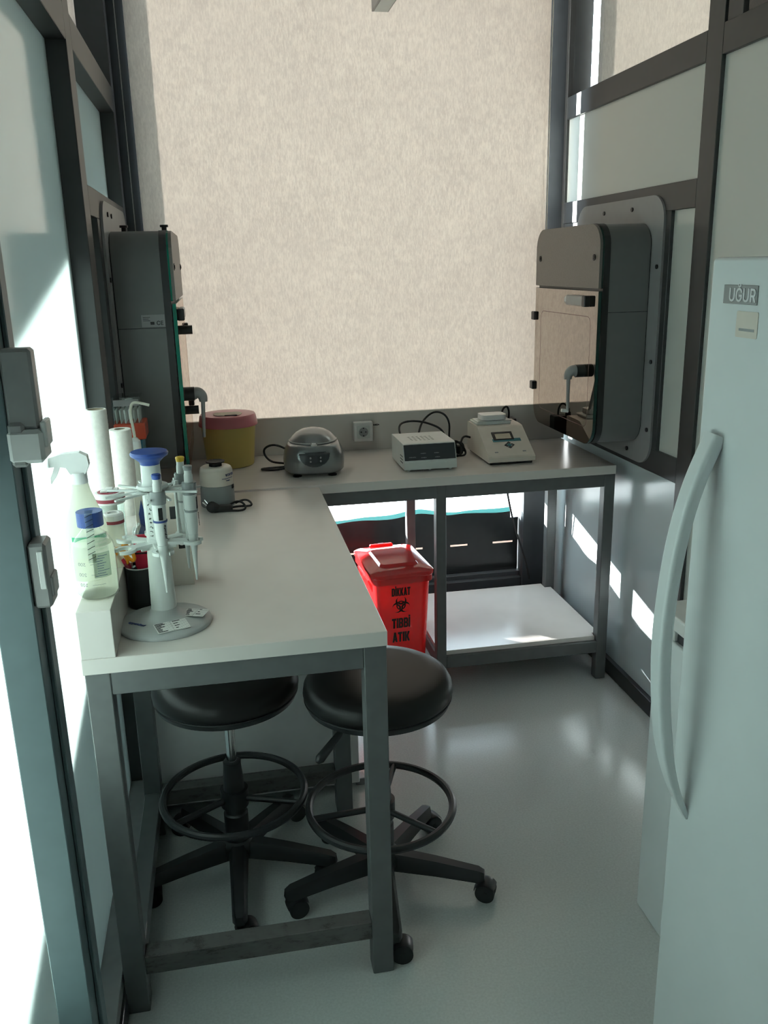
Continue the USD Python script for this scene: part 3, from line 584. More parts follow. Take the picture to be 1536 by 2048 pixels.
def on_body(mask, a0, a1, z0, z1, off, thick=0.002, na=44, nz=26):
    """A panel wrapped on the centrifuge's front."""
    zs_, rs_ = zip(*lev); A = np.linspace(a0, a1, na); Z = np.linspace(z0, z1, nz); v = []; idx = {}
    for i, z in enumerate(Z):
        r = np.interp(z, zs_, rs_); e = 2.8 if z < 0.09 else 2.2
        for j, a in enumerate(A):
            k = (abs(math.cos(a)) ** e + abs(math.sin(a)) ** e) ** (-1 / e) if True else 1
            idx[i, j] = len(v); v.append(((r * k + off) * math.cos(a), (r * k * 1.02 + off) * math.sin(a), z))
    f = []
    for i in range(nz - 1):
        for j in range(na - 1):
            if mask((j + .5) / (na - 1) * 2 - 1, (i + .5) / (nz - 1)):
                f += [(idx[i, j], idx[i, j + 1], idx[i + 1, j + 1]), (idx[i, j], idx[i + 1, j + 1], idx[i + 1, j])]
    return trimesh.Trimesh(np.array(v), np.array(f), process=False)
h = math.pi
cpn = part(cf, 'control_panel', on_body(lambda u, w: u * u + (1 - w) ** 2 < 1.0, -h / 2 - 0.50, -h / 2 + 0.50, 0.042, 0.096, 0.0018), 'dark_panel')
part(cpn, 'button', cat(*[cyl((x, -0.1200 - 0.0005, z), (x, -0.1155, z), 0.0035, n=12) for x, z in ((-0.015, 0.076), (0.022, 0.077), (-0.015, 0.063), (0.022, 0.064))]), 'satin_grey')
for x in (-0.065, 0.065):
    for y in (-0.075, 0.075): part(cf, 'foot', lathe([(0, 0), (0.016, 0), (0.017, 0.004), (0.010, 0.009), (0.010, 0.016), (0, 0.016)], 20, (x, y, 0)), 'rubber')

# ================================================================== BLOCK HEATER
bh = thing('block_heater', 'white dry block heater with slanted dark front panel and tube holes', 'heater', (0.742, 3.085, TOP))
prof = Polygon([(0.0, 0.008), (0.0, 0.036), (0.004, 0.040), (0.030, 0.100), (0.036, 0.103), (0.238, 0.103), (0.240, 0.100), (0.240, 0.008)])
body = man(ex_yz(prof, -0.101, 0.101))
for i in range(4):
    for j in range(6):
        body = body - man(cyl((-0.052 + j * 0.0165, 0.090 + i * 0.022, 0.085), (-0.052 + j * 0.0165, 0.090 + i * 0.022, 0.11), 0.0052, n=12))
part(bh, 'housing', unman(body), 'lab_plastic')
part(bh, 'tube_block', bx(-0.062, 0.042, 0.080, 0.166, 0.084, 0.0865, 0), 'dark_panel')
d = np.array([0, 0.026, 0.060]); d /= np.linalg.norm(d); nrm = np.array([0, -d[2], d[1]])
pan = extr(rrect(-0.098, 0.003, 0.098, 0.063, 0.002), 0.0014); pan.apply_transform(frame_at(np.array([0, 0.004, 0.040]), (1, 0, 0), d)); pnl = part(bh, 'front_panel', pan, 'dark_panel')
fr_ = lambda x, y: frame_at(np.array([0, 0.004, 0.040]) + d * y + nrm * 0.0013 + (x, 0, 0), (1, 0, 0), d)
part(pnl, 'print', cat(smudge(0.028, 0.0040, fr_(-0.082, 0.013), 7), *[smudge(w_, 0.0042, fr_(x, y), 4) for w_, x, y in ((0.021, -0.036, 0.026), (0.022, -0.036, 0.010), (0.020, 0.016, 0.026), (0.020, 0.018, 0.010))]), 'grey_print', smooth=False)
part(bh, 'side_vent', cat(*[bx(-0.1018, -0.1005, 0.03 , 0.075, z, z + 0.004, 0) for z in (0.028, 0.040, 0.052)]), 'dark_panel', smooth=False)
for x in (-0.08, 0.0, 0.08): part(bh, 'foot', cyl((x, 0.02, 0), (x, 0.02, 0.009), 0.006), 'lab_plastic')
for x in (-0.08, 0.08): part(bh, 'foot', cyl((x, 0.21, 0), (x, 0.21, 0.009), 0.006), 'lab_plastic')

# ================================================================== THERMAL MIXER
tm = thing('thermal_mixer', 'pale thermal mixer with small screen and diamond keypad on the window bench', 'mixer', (1.068, 3.105, TOP))
prof = Polygon([(0.0, 0.010), (0.0, 0.028), (0.006, 0.034), (0.155, 0.118), (0.165, 0.122), (0.200, 0.124), (0.295, 0.124), (0.30, 0.120), (0.30, 0.010)]).buffer(-0.003).buffer(0.003)
part(tm, 'housing', ex_yz(prof, -0.093, 0.093), 'cream_plastic')
d = np.array([0, 0.149, 0.084]); d /= np.linalg.norm(d); nrm = np.array([0, -d[2], d[1]]); o_ = np.array([0, 0.006, 0.034])
def deck(poly, h_, off): m_ = extr(poly, h_); m_.apply_transform(frame_at(o_ + nrm * off, (1, 0, 0), d)); return m_
part(tm, 'band', deck(rrect(-0.052, 0.083, 0.062, 0.100, 0.001), 0.0008, 0.0), 'teal_print')
sc = part(tm, 'screen_frame', deck(rrect(-0.047, 0.093, 0.036, 0.140, 0.002), 0.0024, 0.0), 'black'); part(sc, 'screen', deck(rrect(-0.036, 0.098, 0.026, 0.128, 0.001), 0.0006, 0.0024), 'beige_sticker')
dia = Polygon([(0.008, 0.041), (0.029, 0.061), (0.008, 0.081), (-0.013, 0.061)])
part(tm, 'keypad', deck(dia.difference(affinity.scale(dia, 0.62, 0.62)).difference(LineString([(-0.02, 0.03), (0.036, 0.092)]).buffer(0.0015)).difference(LineString([(-0.02, 0.092), (0.036, 0.03)]).buffer(0.0015)), 0.0012, 0.0), 'dark_panel')
part(tm, 'keypad', deck(affinity.scale(dia, 0.48, 0.48), 0.0012, 0.0), 'teal_print')
part(tm, 'button', cat(deck(rrect(-0.062, 0.020, -0.048, 0.025, 0.002), 0.0012, 0), deck(rrect(0.050, 0.020, 0.064, 0.025, 0.002), 0.0012, 0)), 'grey_print')
bl_ = part(tm, 'block_base', cat(bx(-0.088, 0.055, 0.185, 0.285, 0.123, 0.134, 0.003), bx(-0.080, 0.060, 0.190, 0.280, 0.133, 0.138, 0.002)), 'lab_plastic')
part(bl_, 'block_lid', ex_xy(rrect(-0.062, 0.195, 0.042, 0.275, 0.02), 0.140, 0.160), 'white_plastic'); part(bl_, 'lid_gap', ex_xy(rrect(-0.058, 0.199, 0.038, 0.271, 0.018), 0.137, 0.1405), 'black')
part(tm, 'plinth', bx(-0.085, 0.085, 0.010, 0.290, 0.0, 0.012, 0.002), 'black')

# ================================================================== SHARPS BUCKET
yb = thing('waste_bucket', 'round yellow waste bucket with pink lid on the window bench', 'bucket', (0.006, 3.418, TOP))
part(yb, 'bucket', lathe([(0, 0.0), (0.088, 0.0), (0.092, 0.004), (0.106, 0.165), (0.103, 0.165), (0.089, 0.006), (0, 0.006)], 64), 'yellow_bin', smooth=50)
ldp = part(yb, 'lid', lathe([(0.104, 0.160), (0.114, 0.160), (0.115, 0.166), (0.112, 0.178), (0.109, 0.196), (0.105, 0.203), (0.08, 0.206), (0, 0.207), (0, 0.203), (0.103, 0.198), (0.104, 0.180)], 64), 'pink', smooth=40)
part(ldp, 'lid_flap', ex_xy(affinity.translate(Point(0, 0).buffer(0.055), 0.0, -0.035).intersection(sbox(-0.06, -0.075, 0.06, 0.0)), 0.2065, 0.2085), 'beige_sticker'); part(ldp, 'lid_slot', bx(-0.012, 0.035, -0.078, -0.072, 0.2062, 0.2092, 0), 'black')

# ================================================================== VORTEX MIXER
vx = thing('vortex_mixer', 'round cream and grey vortex mixer with black cup beside the pipette stand', 'mixer', (-0.046, 2.815, TOP))
part(vx, 'base', lathe([(0, 0.0), (0.0545, 0.0), (0.056, 0.003), (0.0545, 0.070), (0, 0.070)], 48), 'lab_grey')
vt = part(vx, 'head', lathe([(0, 0.071), (0.0545, 0.071), (0.0535, 0.118), (0.050, 0.127), (0.043, 0.131), (0, 0.131)], 48), 'cream_plastic', smooth=45)
part(vx, 'cup', lathe([(0, 0.131), (0.021, 0.131), (0.020, 0.140), (0.030, 0.143), (0.031, 0.147), (0.026, 0.148), (0.020, 0.144), (0, 0.143)], 36), 'rubber', smooth=45)
def wrap(m_, R_, a_):
    """Bends flat xy artwork around a vertical cylinder; a_ is the angle it faces."""
    v = np.array(m_.vertices); th = a_ + v[:, 0] / R_; r_ = R_ + v[:, 2]
    return trimesh.Trimesh(np.stack([r_ * np.cos(th), r_ * np.sin(th), v[:, 1]], 1), m_.faces, process=False)
tx = meshkit.text_mesh('VORTEX', 0.0075, 0.0005, True); tx.apply_translation((-0.014, 0.103, 0))
ln = trimesh.creation.box((0.046, 0.0014, 0.0006)).subdivide().subdivide().subdivide(); ln.apply_translation((-0.004, 0.096, 0.0003))
tx2 = smudge(0.016, 0.0032, T(-0.012, 0.087, 0), 5)
part(vt, 'print', wrap(cat(tx, ln, tx2), 0.0545, math.radians(-42)), 'blue_ink', smooth=False)
part(vx, 'switch', wrap(cat(trimesh.creation.box((0.012, 0.012, 0.003)).apply_translation((0.015, 0.064, 0.001))), 0.0545, math.radians(-38)), 'black', smooth=False)
vc = thing('power_cable', 'black coiled cable with plug heaped in front of the vortex mixer', 'cable', (-0.035, 2.735, TOP))
part(vc, 'lead', cat(tube(spline([(0.045, 0.06, 0.006), (0.085, 0.03, 0.02), (0.095, 0.0, 0.012), (0.05, 0.0, 0.010), (0.02, -0.01, 0.012), (0.055, 0.01, 0.024), (0.075, -0.015, 0.008), (0.02, -0.025, 0.006), (-0.02, -0.02, 0.010), (-0.045, 0.0, 0.012)], 90), 0.0035, 8)), 'rubber')
part(vc, 'cable_wrap', rbx(-0.03, 0.035, -0.028, 0.006, 0.0, 0.021, 0.009), 'rubber')
pg = part(vc, 'plug', hull(np.vstack([trimesh.creation.icosphere(2, 0.018).vertices + (-0.030, -0.02, 0.019), trimesh.creation.icosphere(2, 0.008).vertices + (-0.005, -0.012, 0.012)])), 'rubber')
part(pg, 'prong', cat(cyl((-0.042, -0.012, 0.028), (-0.052, -0.004, 0.040), 0.002, n=8), cyl((-0.046, -0.026, 0.026), (-0.058, -0.020, 0.036), 0.002, n=8)), 'chrome')

# ================================================================== PIPETTE STAND
PX, PY = -0.164, 1.832
ps = thing('pipette_stand', 'pale pipette carousel with blue knob on a round base', 'stand', (PX, PY, TOP))
part(ps, 'base', lathe([(0, 0), (0.100, 0), (0.1015, 0.003), (0.099, 0.009), (0.085, 0.014), (0.055, 0.018), (0.034, 0.026), (0.028, 0.04), (0, 0.04)], 72), 'stand_grey', smooth=50)
part(ps, 'post', lathe([(0, 0.03), (0.0275, 0.035), (0.0245, 0.16), (0.0215, 0.20), (0, 0.20)], 36), 'lab_plastic', smooth=50)
part(ps, 'carriage_column', cat(cyl((0, 0, 0.195), (0, 0, 0.315), 0.022, n=8)), 'lab_plastic')
part(ps, 'flange', lathe([(0, 0.308), (0.03, 0.308), (0.033, 0.312), (0.031, 0.317), (0, 0.317)], 32), 'lab_plastic'); part(ps, 'neck', lathe([(0, 0.315), (0.021, 0.315), (0.020, 0.366), (0, 0.366)], 36), 'lab_plastic')
part(ps, 'knob', lathe([(0, 0.360), (0.020, 0.360), (0.0215, 0.366), (0.030, 0.374), (0.038, 0.379), (0.0395, 0.384), (0.037, 0.388), (0.02, 0.3895), (0, 0.390)], 48), 'blue', smooth=45)
fork = Polygon([(0.012, -0.013), (0.050, -0.0155), (0.096, -0.023), (0.097, -0.019), (0.052, -0.0115), (0.034, 0.0), (0.052, 0.0115), (0.097, 0.019), (0.096, 0.023), (0.050, 0.0155), (0.012, 0.013)]).buffer(0.001)
hook = sbox(0.010, -0.011, 0.060, 0.011).union(Point(0.076, 0).buffer(0.0215)).difference(Point(0.078, 0).buffer(0.0155)).difference(sbox(0.078, -0.011, 0.12, 0.011)).buffer(0.001)
ANG = [math.radians(a) for a in (-78, -8, 40, 98, 152, 214)]
for a in ANG:
    c, s = math.cos(a), math.sin(a); Rz = np.array([[c, -s, 0, 0], [s, c, 0, 0], [0, 0, 1, 0], [0, 0, 0, 1.0]])
    u = ex_xy(fork, 0.301, 0.305); u.apply_transform(Rz); part(ps, 'upper_arm', u, 'lab_plastic')
    w = ex_xy(hook, 0.185, 0.192); rib = bx(0.015, 0.040, -0.003, 0.003, 0.176, 0.186, 0.001); w = cat(w, rib); w.apply_transform(Rz); part(ps, 'lower_arm', w, 'lab_plastic')
scr = []
for k in range(9):
    z = 0.285 - k * 0.010; pts_ = [( -0.004 + 0.008 * random.random(), z + 0.006 * random.random(), 0.0) for _ in range(4)]
    scr.append(tube(spline(pts_, 10), 0.0006, 5))
sm = cat(*scr); part(ps, 'handwriting', wrap(sm, 0.0222, math.radians(-112)), 'ink', smooth=False)
bprof = [(0.0, 0.04), (0.028, 0.04), (0.034, 0.026), (0.055, 0.018), (0.085, 0.014), (0.099, 0.009), (0.1015, 0.003)]
def on_base(m_):
    v = np.array(m_.vertices); m_.vertices = np.c_[v[:, :2], np.interp(np.hypot(v[:, 0], v[:, 1]), [q[0] for q in bprof], [q[1] for q in bprof]) + 0.0004 + v[:, 2]]; return m_
em = meshkit.text_mesh('eppendorf', 0.0072, 0.0006, True); em.apply_transform(frame_at((-0.078, -0.018, 0), (0.74, -0.67, 0), (0.67, 0.74, 0)))
part(ps, 'brand_mark', on_base(em), 'blue_ink', smooth=False)
def card(x, y, z, rot, w_, h_, tilt, name, label, rows):
    t = thing(name, label, 'label', (PX + x, PY + y, TOP + z), rot)
    Rx = trimesh.transformations.rotation_matrix(tilt, [1, 0, 0])
    b_ = bx(-w_ / 2, w_ / 2, -h_ / 2, h_ / 2, 0, 0.0007, 0); b_.apply_transform(Rx); part(t, 'card', b_, 'paper', smooth=False)
    pr = []
    for i in range(rows):
        yy = h_ / 2 - (i + 0.7) * h_ / (rows + 0.4)
        pr.append(bx(-w_ / 2 + 0.002, -w_ / 2 + 0.002 + w_ * (0.12 + 0.22 * random.random()), yy, yy + h_ / rows * 0.42, 0.0007, 0.001, 0))
        if i % 2 == 0: pr.append(bx(w_ * 0.08, w_ * (0.16 + 0.15 * random.random()), yy, yy + h_ / rows * 0.4, 0.0007, 0.001, 0))
        pr.append(bx(-w_ / 2 + 0.001, w_ / 2 - 0.001, yy - h_ / rows * 0.2, yy - h_ / rows * 0.2 + 0.0002, 0.0007, 0.0009, 0))
    pr.append(bx(0.0, 0.0003, -h_ / 2, h_ / 2, 0.0007, 0.0009, 0))
    m_ = cat(*pr); m_.apply_transform(Rx); part(t, 'print', m_, 'ink', smooth=False)
card(0.018, -0.063, 0.0178, math.radians(19), 0.070, 0.040, 0.14, 'paper_label', 'printed white label lying on the front of the round stand base', 8)
card(0.066, -0.004, 0.0200, math.radians(-20), 0.050, 0.040, 0.0, 'paper_label', 'printed white label hanging over the right rim of the round stand base', 6)

def make_pipette(k, label, cap, ring, L=0.255, rad=0.077, ztop=0.355):
    a = ANG[k]; t = thing('pipette', label, 'pipette', (PX + rad * math.cos(a), PY + rad * math.sin(a), TOP), a, 'pipettes on the carousel')
    z = ztop
    part(t, 'handle', cat(lathe([(0, z - 0.150), (0.0100, z - 0.150), (0.0120, z - 0.135), (0.0135, z - 0.080), (0.0140, z - 0.045), (0.0125, z - 0.038), (0, z - 0.038)], 28),
                          hull([(x, y, zz) for x, y, zz in ((-0.022, -0.006, z - 0.056), (-0.022, 0.006, z - 0.056), (-0.022, -0.006, z - 0.05), (-0.022, 0.006, z - 0.05), (0, -0.008, z - 0.064), (0, 0.008, z - 0.064), (0, 0.008, z - 0.046), (0, -0.008, z - 0.046))])), 'lab_plastic', smooth=50)
    part(t, 'collar', lathe([(0, z - 0.062), (0.0150, z - 0.062), (0.0158, z - 0.052), (0.0150, z - 0.036), (0, z - 0.036)], 28), 'lab_grey', smooth=50)
    pb = part(t, 'push_button', lathe([(0, z - 0.038), (0.0095, z - 0.038), (0.0090, z - 0.020), (0.0080, z - 0.018), (0.0080, z - 0.008), (0, z - 0.008)], 22), 'lab_plastic')
    part(pb, 'button_cap', lathe([(0, z - 0.010), (0.0085, z - 0.010), (0.0100, z - 0.002), (0.0085, z), (0, z)], 22), cap)
    out = np.array([1, 0, 0])
    part(t, 'display', bx(0.0125, 0.0146, -0.0042, 0.0042, z - 0.094, z - 0.068, 0.0004), 'ink'); part(t, 'colour_band', lathe([(0.0128, z - 0.100), (0.0144, z - 0.100), (0.0144, z - 0.096), (0.0128, z - 0.096)], 28), ring)
    part(t, 'ejector', cat(bx(-0.0165, -0.0095, 0.004, 0.011, z - 0.175, z - 0.045, 0.001), lathe([(0, z - 0.170), (0.0088, z - 0.170), (0.0110, z - 0.150), (0, z - 0.150)], 24)), 'lab_plastic')
    part(t, 'shaft', lathe([(0, z - L), (0.0022, z - L), (0.0032, z - L + 0.02), (0.0065, z - 0.185), (0.0085, z - 0.168), (0, z - 0.168)], 22), 'lab_plastic', smooth=50)
    part(t, 'brand_mark', text('eppendorf', 0.0045, frame_at((0.0135, 0.0052, z - 0.104), (0, 0, -1), (0, 1, 0)), depth=0.0006), 'ink', smooth=False)
make_pipette(0, 'blue-capped pipette hanging at the front of the carousel', 'blue', 'blue_ink')
make_pipette(1, 'grey-capped pipette hanging on the right of the carousel', 'lab_grey', 'lab_grey')
make_pipette(2, 'yellow-capped pipette hanging at the back right of the carousel', 'yellow_cap', 'lab_grey', ztop=0.362)

# ================================================================== THINGS ON THE LEDGE AND ROUND THE STAND
LZ = 1.0
gb = thing('reagent_bottle', 'clear glass reagent bottle with blue screw cap on the end of the ledge', 'bottle', (-0.287, 1.768, LZ))
outer = [(0, 0.0), (0.036, 0.0), (0.0425, 0.006), (0.043, 0.012), (0.043, 0.100), (0.041, 0.112), (0.033, 0.128), (0.022, 0.140), (0.0175, 0.146), (0.0175, 0.160)]
part(gb, 'glass', lathe(outer + [(0.0160, 0.160), (0.0160, 0.146), (0.0205, 0.139), (0.0315, 0.127), (0.0395, 0.111), (0.0412, 0.100), (0.0412, 0.012), (0.036, 0.004), (0, 0.004)], 56), 'bottle_glass', smooth=50)
part(gb, 'liquid', lathe([(0, 0.005), (0.036, 0.005), (0.0405, 0.012), (0.0405, 0.100), (0.0388, 0.111), (0.037, 0.114), (0, 0.114)], 48), 'liquid', smooth=50)
ridge = [(0.0255 + 0.0006 * (i % 2)) * np.array([math.cos(a), math.sin(a)]) for i, a in enumerate(np.linspace(0, 2 * np.pi, 60, endpoint=False))]
part(gb, 'cap', ex_xy(Polygon(ridge), 0.152, 0.182), 'blue', smooth=50)
tape = []
for (r_, z_) in ((0.0, 0.1832), (0.012, 0.1833), (0.0262, 0.1832), (0.0270, 0.181), (0.0270, 0.152), (0.0232, 0.143), (0.0345, 0.129), (0.0418, 0.114), (0.0440, 0.102), (0.0440, 0.085)):
    tape.append((r_, z_))
tv, tf_ = [], []
for i, (r_, z_) in enumerate(tape):
    for q in (-0.0075, 0.0075):
        a_ = math.radians(-86); tv.append((r_ * math.cos(a_) - q * math.sin(a_), r_ * math.sin(a_) + q * math.cos(a_), z_))
for i in range(len(tape) - 1):
    tf_ += [(2 * i, 2 * i + 1, 2 * i + 3), (2 * i, 2 * i + 3, 2 * i + 2)]
tp_ = part(gb, 'indicator_tape', trimesh.Trimesh(np.array(tv), np.array(tf_), process=False), 'tape', smooth=False)
st = []
for z_ in np.arange(0.092, 0.180, 0.0105):
    i = np.interp(z_, [p[1] for p in tape[::-1]], [p[0] for p in tape[::-1]]); j = np.interp(z_ + 0.006, [p[1] for p in tape[::-1]], [p[0] for p in tape[::-1]]); a_ = math.radians(-86)
    st.append(cyl((( i + .0006) * math.cos(a_) + 0.0072 * math.sin(a_), (i + .0006) * math.sin(a_) - 0.0072 * math.cos(a_), z_), ((j + .0006) * math.cos(a_) - 0.0072 * math.sin(a_), (j + .0006) * math.sin(a_) + 0.0072 * math.cos(a_), z_ + 0.006), 0.0006, n=6))
part(tp_, 'stripes', cat(*st), 'ink', smooth=False)
marks = []
for s_, z_ in (('300', 0.078), ('200', 0.056), ('100', 0.034)):
    m_ = meshkit.text_mesh(s_, 0.0068, 0.0004); m_.apply_transform(np.diag([-1, 1, 1, 1.0])); m_.invert(); m_.apply_translation((-0.004, z_, 0)); marks.append(m_)
    l_ = trimesh.creation.box((0.026, 0.0006, 0.0004)).subdivide().subdivide().subdivide(); l_.apply_translation((0.018, z_ + 0.003, 0.0002)); marks.append(l_)
part(gb, 'graduation', wrap(cat(*marks), 0.0432, math.radians(-100)), 'grey_print', smooth=False)
lb = trimesh.creation.box((0.036, 0.052, 0.0004))
for _ in range(4): lb = lb.subdivide()
lb.apply_translation((0, 0.078, 0.0002)); lbp = part(gb, 'written_label', wrap(lb, 0.0434, math.radians(-62)), 'tape', smooth=False)
wr_ = cat(*[trimesh.creation.box((0.010 + 0.016 * random.random(), 0.0008, 0.0003)).subdivide().subdivide().apply_translation((-0.006 + 0.008 * random.random(), 0.056 + i * 0.0052, 0.0008)) for i in range(9)])
part(lbp, 'print', wrap(wr_, 0.0434, math.radians(-62)), 'blue_ink', smooth=False)

sb = thing('spray_bottle', 'milky white trigger spray bottle with green label on the ledge behind the glass bottle', 'bottle', (-0.319, 1.895, LZ))
part(sb, 'body', lathe([(0, 0), (0.040, 0), (0.046, 0.005), (0.047, 0.10), (0.044, 0.125), (0.030, 0.165), (0.020, 0.195), (0.016, 0.215), (0, 0.215)], 44), 'milk', smooth=55)
part(sb, 'collar', lathe([(0, 0.212), (0.0175, 0.212), (0.0165, 0.236), (0, 0.236)], 28), 'white_plastic')
head = Polygon([(-0.075, 0.262), (-0.060, 0.268), (-0.030, 0.276), (0.006, 0.278), (0.020, 0.270), (0.022, 0.252), (0.014, 0.235), (-0.014, 0.235), (-0.022, 0.250), (-0.040, 0.254), (-0.070, 0.252)]).buffer(0.002)
part(sb, 'spray_head', cat(ex_xz(head, -0.011, 0.011), cyl((-0.074, 0, 0.258), (-0.086, 0, 0.257), 0.008, n=14)), 'white_plastic')
part(sb, 'trigger', ex_xz(Polygon([(-0.034, 0.254), (-0.046, 0.254), (-0.052, 0.238), (-0.064, 0.214), (-0.058, 0.212), (-0.046, 0.228)]), -0.007, 0.007), 'white_plastic')
gl_ = trimesh.creation.box((0.085, 0.05, 0.0005))
for _ in range(4): gl_ = gl_.subdivide()
gl_.apply_translation((0, 0.08, 0.0003)); gpt = part(sb, 'label', wrap(gl_, 0.0472, math.radians(-70)), 'white_plastic', smooth=False)
g2 = cat(*[trimesh.creation.box((0.030 if i else 0.080, 0.010 if i == 0 else 0.004, 0.0004)).subdivide().subdivide().subdivide().apply_translation((0.022 if i else 0, 0.098 - 0.009 * i, 0.0009)) for i in range(4)])
part(gpt, 'print', wrap(g2, 0.0472, math.radians(-70)), 'green_print', smooth=False)

def roll(loc, R_, core, H, label, m='tissue'):
    t = thing('paper_roll', label, 'paper roll', loc, 0, 'paper rolls standing on the ledge')
    part(t, 'paper', lathe([(core, 0), (R_, 0), (R_, H - 0.002), (R_ - 0.002, H), (core, H)], 48), m, smooth=40)
    part(t, 'core', lathe([(core - 0.0015, 0.001), (core, 0.001), (core, H - 0.001), (core - 0.0015, H - 0.001)], 32), 'beige_sticker', smooth=40)
roll((-0.3115, 2.19, LZ), 0.0255, 0.020, 0.325, 'tall thin white paper roll standing on the ledge behind the spray bottle')
roll((-0.262, 2.36, TOP) if False else (-0.285, 2.40, LZ), 0.0300, 0.0145, 0.237, 'shorter paper roll standing on the ledge right of the tall one')

# stack of tip boxes and a wash bottle with its bent spout
tb = thing('tip_box_stack', 'clear and orange-red pipette tip boxes with teal bottom on the ledge by the left box', 'box', (-0.288, 2.72, LZ))
part(tb, 'bottom_box', rbx(-0.034, 0.034, -0.05, 0.05, 0.0, 0.155, 0.006), 'teal_box'); part(tb, 'orange_box', rbx(-0.046, 0.046, -0.055, 0.055, 0.155, 0.205, 0.005), 'orange_box')
cl = part(tb, 'clear_lid', unman(man(rbx(-0.044, 0.038, -0.05, 0.05, 0.205, 0.285, 0.004)) - man(bx(-0.0425, 0.0365, -0.0485, 0.0485, 0.20, 0.283, 0))), 'clear_box')
part(cl, 'label', bx(-0.040, 0.034, -0.0512, -0.0502, 0.258, 0.277, 0), 'plate_grey')
for i in range(6): part(tb, 'tip_row', cat(*[cyl((-0.036 + i * 0.013, -0.04 + j * 0.02, 0.205), (-0.036 + i * 0.013, -0.04 + j * 0.02, 0.245), 0.0018, 0.004, 8) for j in range(5)]), 'white_plastic', kind='stuff')
wb = thing('wash_bottle', 'white wash bottle with bent spout tube standing behind the paper rolls', 'bottle', (-0.268, 2.60, LZ))
part(wb, 'body', lathe([(0, 0), (0.028, 0), (0.030, 0.005), (0.030, 0.11), (0.015, 0.14), (0, 0.142)], 32), 'milk', smooth=50); part(wb, 'cap', lathe([(0, 0.14), (0.016, 0.14), (0.015, 0.165), (0.006, 0.175), (0, 0.175)], 24), 'white_plastic')
part(wb, 'spout', tube(spline([(0.0, 0, 0.165), (-0.004, 0, 0.22), (-0.003, 0, 0.265), (0.004, 0, 0.2765), (0.022, 0, 0.276), (0.050, 0, 0.268)], 40), 0.0042, 10), 'milk')

jr = thing('sample_jar', 'clear jar with white and maroon banded lid on the ledge', 'jar', (-0.281, 2.035, LZ))
part(jr, 'body', lathe([(0, 0), (0.030, 0), (0.032, 0.003), (0.032, 0.128), (0.030, 0.128), (0.030, 0.004), (0, 0.004)], 40), 'clear_box', smooth=50)
jl = part(jr, 'lid', lathe([(0, 0.129), (0.0345, 0.129), (0.0350, 0.150), (0.032, 0.154), (0, 0.154)], 44), 'white_plastic'); part(jl, 'lid_band', lathe([(0.0348, 0.134), (0.0354, 0.134), (0.0354, 0.142), (0.0348, 0.142)], 44), 'maroon')
part(jl, 'lid_sticker', ex_xy(Point(0, 0).buffer(0.026).difference(Point(0.003, 0.002).buffer(0.016)), 0.154, 0.1548), 'maroon'); part(jl, 'lid_tape', cat(*[rbx(-0.018 + 0.010 * i, 0.0 + 0.011 * i, -0.014 + 0.004 * i, 0.004 + 0.005 * i, 0.1545, 0.161 + 0.003 * (i % 2), 0.003, 6) for i in range(3)]), 'paper')
j2 = thing('sample_jar', 'low jar with white ring lid and dark band beside the taller banded jar', 'jar', (-0.266, 1.955, LZ))
part(j2, 'body', lathe([(0, 0), (0.020, 0), (0.021, 0.003), (0.021, 0.10), (0, 0.10)], 32), 'milk'); l2 = part(j2, 'lid', lathe([(0, 0.100), (0.0225, 0.100), (0.0225, 0.121), (0.019, 0.125), (0.013, 0.125), (0.012, 0.121), (0, 0.121)], 32), 'white_plastic'); part(l2, 'lid_band', lathe([(0.0222, 0.102), (0.0229, 0.102), (0.0229, 0.109), (0.0222, 0.109)], 32), 'maroon')

bg = thing('plastic_bag', 'clear plastic bag of small coloured caps behind the stand', 'bag', (-0.222, 2.07, TOP))
ico = trimesh.creation.icosphere(4, 1.0); v = ico.vertices * (0.026, 0.026, 0.085); v += ((meshkit.fbm(ico.vertices * 5.0, 3, 5) - 0.5) * 0.016)[:, None] * ico.vertices; v[:, 2] = np.maximum(v[:, 2] + 0.085, 0.001)
part(bg, 'film', trimesh.Trimesh(v, ico.faces, process=False), 'bag', smooth=60)
for m_, n_ in (('teal_print', 7), ('beige_sticker', 9), ('white_plastic', 16)):
    part(bg, 'caps', cat(*[cyl((x, y, z), (x + 0.004, y + 0.002, z + 0.008), 0.0055, n=10) for x, y, z in zip(rng.uniform(-0.014, 0.012, n_), rng.uniform(-0.014, 0.012, n_), rng.uniform(0.02, 0.13, n_))]), m_, kind='stuff')
cx = thing('tissue_carton', 'off-white carton with a blue printed splash behind the pipette stand', 'carton', (-0.168, 2.10, TOP))
part(cx, 'box', bx(-0.062, 0.062, -0.035, 0.035, 0, 0.235, 0.001), 'cream_plastic')
spl = Polygon([(-0.060, 0.14), (-0.052, 0.16), (-0.054, 0.19), (-0.046, 0.225), (-0.040, 0.19), (-0.028, 0.195), (-0.034, 0.16), (-0.026, 0.13), (-0.040, 0.145), (-0.046, 0.11), (-0.052, 0.14)])
part(cx, 'print', ex_xz(spl, -0.0356, -0.0348), 'blue_ink', smooth=False)
wc = one('carton_strip', bx(-0.262, -0.243, 1.952, 2.03, TOP, 1.005, 0.001) if False else bx(-0.253, -0.238, 1.965, 2.02, TOP, 1.0, 0.001), 'cream_plastic', 'narrow pale carton standing between the ledge and the black pen cup', 'carton')
tl = part(cx, 'printed_label', bx(0.032, 0.052, -0.0362, -0.0350, 0.096, 0.130, 0), 'ink', smooth=False, label='black square with a round dial printed 30')
